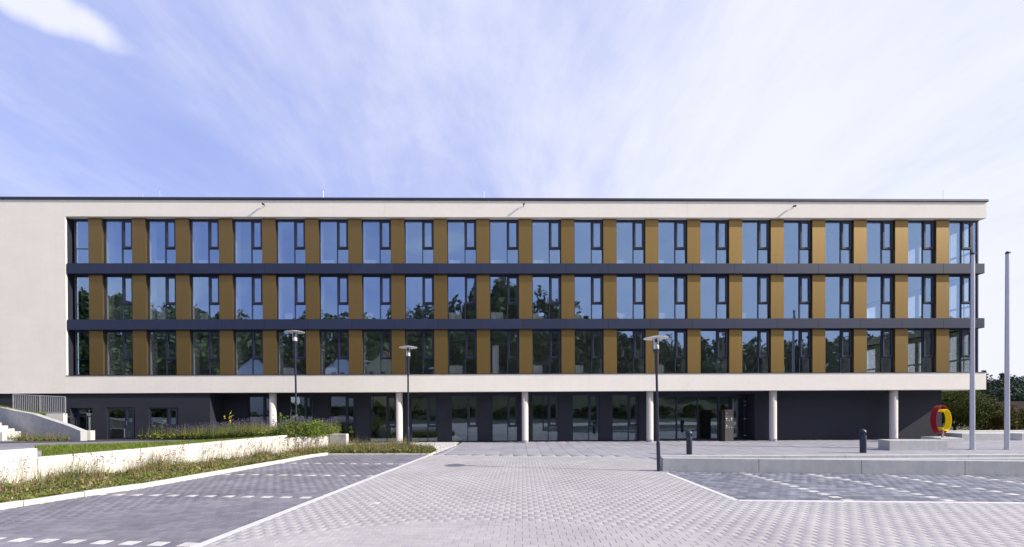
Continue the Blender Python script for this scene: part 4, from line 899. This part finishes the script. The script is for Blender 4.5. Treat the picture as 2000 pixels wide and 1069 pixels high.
for i, (x, y, h, lab) in enumerate(((43.6, 35.0, 2.6, 'olive green hedge bush left of the farther flagpole'), (47.0, 36.0, 2.4, 'olive green hedge bush behind the farther flagpole'), (50.6, 36.0, 2.9, 'tall olive hedge bush at the right picture edge'), (41.0, 38.0, 3.0, 'dark green bush between bushy tree and hedge'))):
    tree('hedge_bush', (x, y, -.1), h, (2.4, 1.6, 1.35), MAT['foliage_olive'], lab, 'bush', n=14000, leaf=.06, seed=20 + i, lumps=26, trunk=.12)
# brown-roofed house beyond the hedge
hs_ = empty('house', (96, 76, -.1)); tag(hs_, 'house with wide dark brown roof beyond the hedge', 'house')
MB().box((-10, -4, 0), (10, 4, 1.6)).build('wall', MAT['house_wall'], hs_)
MB().prism([(-11, -5), (11, -5), (11, 0), (-11, 0)], [1.3, 1.3, 3.2, 3.2], [1.45, 1.45, 3.35, 3.35]).prism([(-11, 0.01), (11, 0.01), (11, 5), (-11, 5)], [3.2, 3.2, 1.3, 1.3], [3.35, 3.35, 1.45, 1.45]).build('roof', MAT['tile_brown'], hs_)
MB().box((-2, .5, 2.8), (-1.3, 1.2, 4.2)).build('chimney', MAT['tile_red'], hs_)
# wooded hillside, right background
def hill(name, pts_fn, xr, yr, nx, ny):
    xs = np.linspace(*xr, nx); ys = np.linspace(*yr, ny); b = MB()
    for i in range(nx - 1):
        for j in range(ny - 1):
            q = [(xs[i], ys[j]), (xs[i + 1], ys[j]), (xs[i + 1], ys[j + 1]), (xs[i], ys[j + 1])]; b.poly([(x, y, pts_fn(x, y)) for x, y in q])
    o = b.build(name, MAT['land'], smooth=True); o['kind'] = 'structure'; return o
def wood(name, sites, mat, leaf, n, seed):
    rg = np.random.default_rng(seed); V = []
    for (x, y, z, h, r) in sites:
        P, d = crown_pts(n, (x, y, z + h * .55), (r, r, h * .52), 9, rg.integers(1e9)); V.append(leaf_quads(P, d, leaf * (h / 9), rg))
    V = np.concatenate(V); return tri_mesh(name, V, np.zeros(len(V), int), [mat], nv=4)
hz1 = lambda x, y: -1 + 13.0 * np.clip((y - 110) / 110, 0, 1) ** 1.1 - 4.0 * np.clip((x - 300) / 200, 0, 1)
hill('wooded_hill', hz1, (60, 700), (105, 420), 20, 10)
sites = []
for j in range(9):
    for x in np.arange(130, 420, 7.5):
        y = 118 + j * 13 + RNG.uniform(-4, 4); xx = x + RNG.uniform(-3, 3)
        if .95 < xx / y < 1.75: sites.append((xx, y, hz1(xx, y) - 1, RNG.uniform(6.0, 9.5) * (1.25 if RNG.random() < .08 else 1), RNG.uniform(3.2, 5.0)))
wood('hillside_wood', sites, MAT['foliage_far'], .55, 420, 11)

# ------------------------------------------------------------------ what stands behind the camera and shows in the glass
hz2 = lambda x, y: np.clip((-y - 38) / 45, 0, 1) ** 1.2 * (27 + 4 * np.sin(x * .035 + .6)) * (1 - .45 * np.clip((x - 15) / 45, 0, 1) + .25 * np.clip((x - 90) / 60, 0, 1))
hill('valley_slope', hz2, (-260, 260), (-38, -160), 40, 12)
sites = []
for j in range(7):
    for x in np.arange(-190, 200, 7.0):
        y = -58 - j * 7 + RNG.uniform(-3, 3); xx = x + RNG.uniform(-3, 3); sites.append((xx, y, hz2(xx, y) - 1.0, RNG.uniform(9, 15) * (1.3 if abs(xx - 3) < 8 else 1), RNG.uniform(3.2, 5.2)))
wood('valley_wood', sites, MAT['foliage_valley'], .50, 420, 12)
def village_house(x, y, z, w, dpt, hw_, hr, mat, roof, label, rz=0.0):
    r = empty('house', (x, y, z), rz); MB().box((-w / 2, -dpt / 2, -7), (w / 2, dpt / 2, hw_)).build('wall', mat, r)
    MB().prism([(-w / 2 - .4, -dpt / 2 - .4), (0, -dpt / 2 - .4), (0, dpt / 2 + .4), (-w / 2 - .4, dpt / 2 + .4)], [hw_ - .2, hw_ + hr, hw_ + hr, hw_ - .2], [hw_, hw_ + hr + .2, hw_ + hr + .2, hw_]).prism([(0.01, -dpt / 2 - .4), (w / 2 + .4, -dpt / 2 - .4), (w / 2 + .4, dpt / 2 + .4), (.01, dpt / 2 + .4)], [hw_ + hr, hw_ - .2, hw_ - .2, hw_ + hr], [hw_ + hr + .2, hw_, hw_, hw_ + hr + .2]).build('roof', roof, r)
    MB().poly([(-w / 2, dpt / 2 - .01, hw_), (w / 2, dpt / 2 - .01, hw_), (0, dpt / 2 - .01, hw_ + hr)]).build('gable', mat, r)
    for i in range(3):
        for k in range(2): MB().box((-w * .32 + i * w * .28, dpt / 2, 1.0 + k * 2.6), (-w * .32 + i * w * .28 + .9, dpt / 2 + .06, 2.4 + k * 2.6)).build('window', MAT['frame'], r)
    tag(r, label, 'house')
village_house(-23, -46, 6.2, 9, 9, 5.4, 4.2, MAT['house_wall'], MAT['tile_red'], 'cream gabled house reflected in the lower windows')
village_house(-50, -44, 5.0, 14, 8, 5.0, 4.5, MAT['signwhite'], MAT['tile_brown'], 'white house with brown roof reflected in the lower windows', R(12))
village_house(-34, -50, 6.0, 8, 8, 5.4, 4.0, MAT['signwhite'], MAT['tile_red'], 'white gabled house reflected beside the cream house', R(-10))
sheet('street', [(-200, -24), (200, -24), (200, -12), (-200, -12)], -.06, MAT['asphalt'])
sheet('verge', [(-200, -38), (200, -38), (200, -24), (-200, -24)], -.05, MAT['land'])
sheet('yard_paving', [(-60, -12), (60, -12), (60, 2), (-60, 2)], -.05, MAT['paver'])

# hedge along the street and parked cars, seen only as reflections in the ground-floor glass
sites = [(x + RNG.uniform(-1, 1), -39 + RNG.uniform(-2, 2), hz2(x, -39) - .5, RNG.uniform(2.2, 4.2), RNG.uniform(2.0, 3.2)) for x in np.arange(-90, 90, 3.2)]
wood('street_hedge', sites, MAT['foliage'], 1.1, 180, 31)
def parked_car(x, y, col, label):
    r = empty('parked_car', (x, y, -.05)); m = simple('car_paint', col, .3, .3)
    b = MB(); prof = [(-2.15, .35), (-2.2, .75), (-1.9, .92), (-1.1, .98), (1.25, 1.0), (2.1, .9), (2.2, .6), (2.15, .35)]
    b.v = [(px_, sy, pz) for sy in (-.85, .85) for px_, pz in prof]; n = len(prof)
    b.f = [tuple(range(n)), tuple(reversed(range(n, 2 * n)))] + [(i, n + i, n + (i + 1) % n, (i + 1) % n) for i in range(n)]; b.m = [0] * len(b.f); b.build('body', m, r, bevel=.05)
    b = MB(); prof = [(-1.15, .97), (-.45, 1.42), (.9, 1.44), (1.7, .99)]; n = 4
    b.v = [(px_, sy * (1 if pz < 1.2 else .86), pz) for sy in (-.78, .78) for px_, pz in prof]
    b.f = [tuple(range(n)), tuple(reversed(range(n, 2 * n)))] + [(i, n + i, n + (i + 1) % n, (i + 1) % n) for i in range(n)]; b.m = [0] * len(b.f); b.build('cabin_glass', MAT['black'], r)
    MB().box((-.4, -.66, 1.435), (.86, .66, 1.46)).build('roof', m, r)
    for wx in (-1.35, 1.35):
        for wy in (-.86, .70): w = MB().tube((wx, wy, .33), (wx, wy + .16, .33), .33, seg=18).build('wheel', MAT['black'], r); MB().tube((wx, wy - .01, .33), (wx, wy + .17, .33), .2, seg=14).build('rim', MAT['galv'], w)
    tag(r, label, 'car', 'cars parked across the yard')
parked_car(-38, -8.5, (.05, .055, .07), 'dark parked car mirrored in the ground floor glass at far left')
parked_car(-27, -8.6, (.35, .36, .38), 'silver parked car mirrored in the ground floor glass')
parked_car(-21.5, -8.4, (.7, .7, .7), 'white parked car mirrored in the ground floor glass')
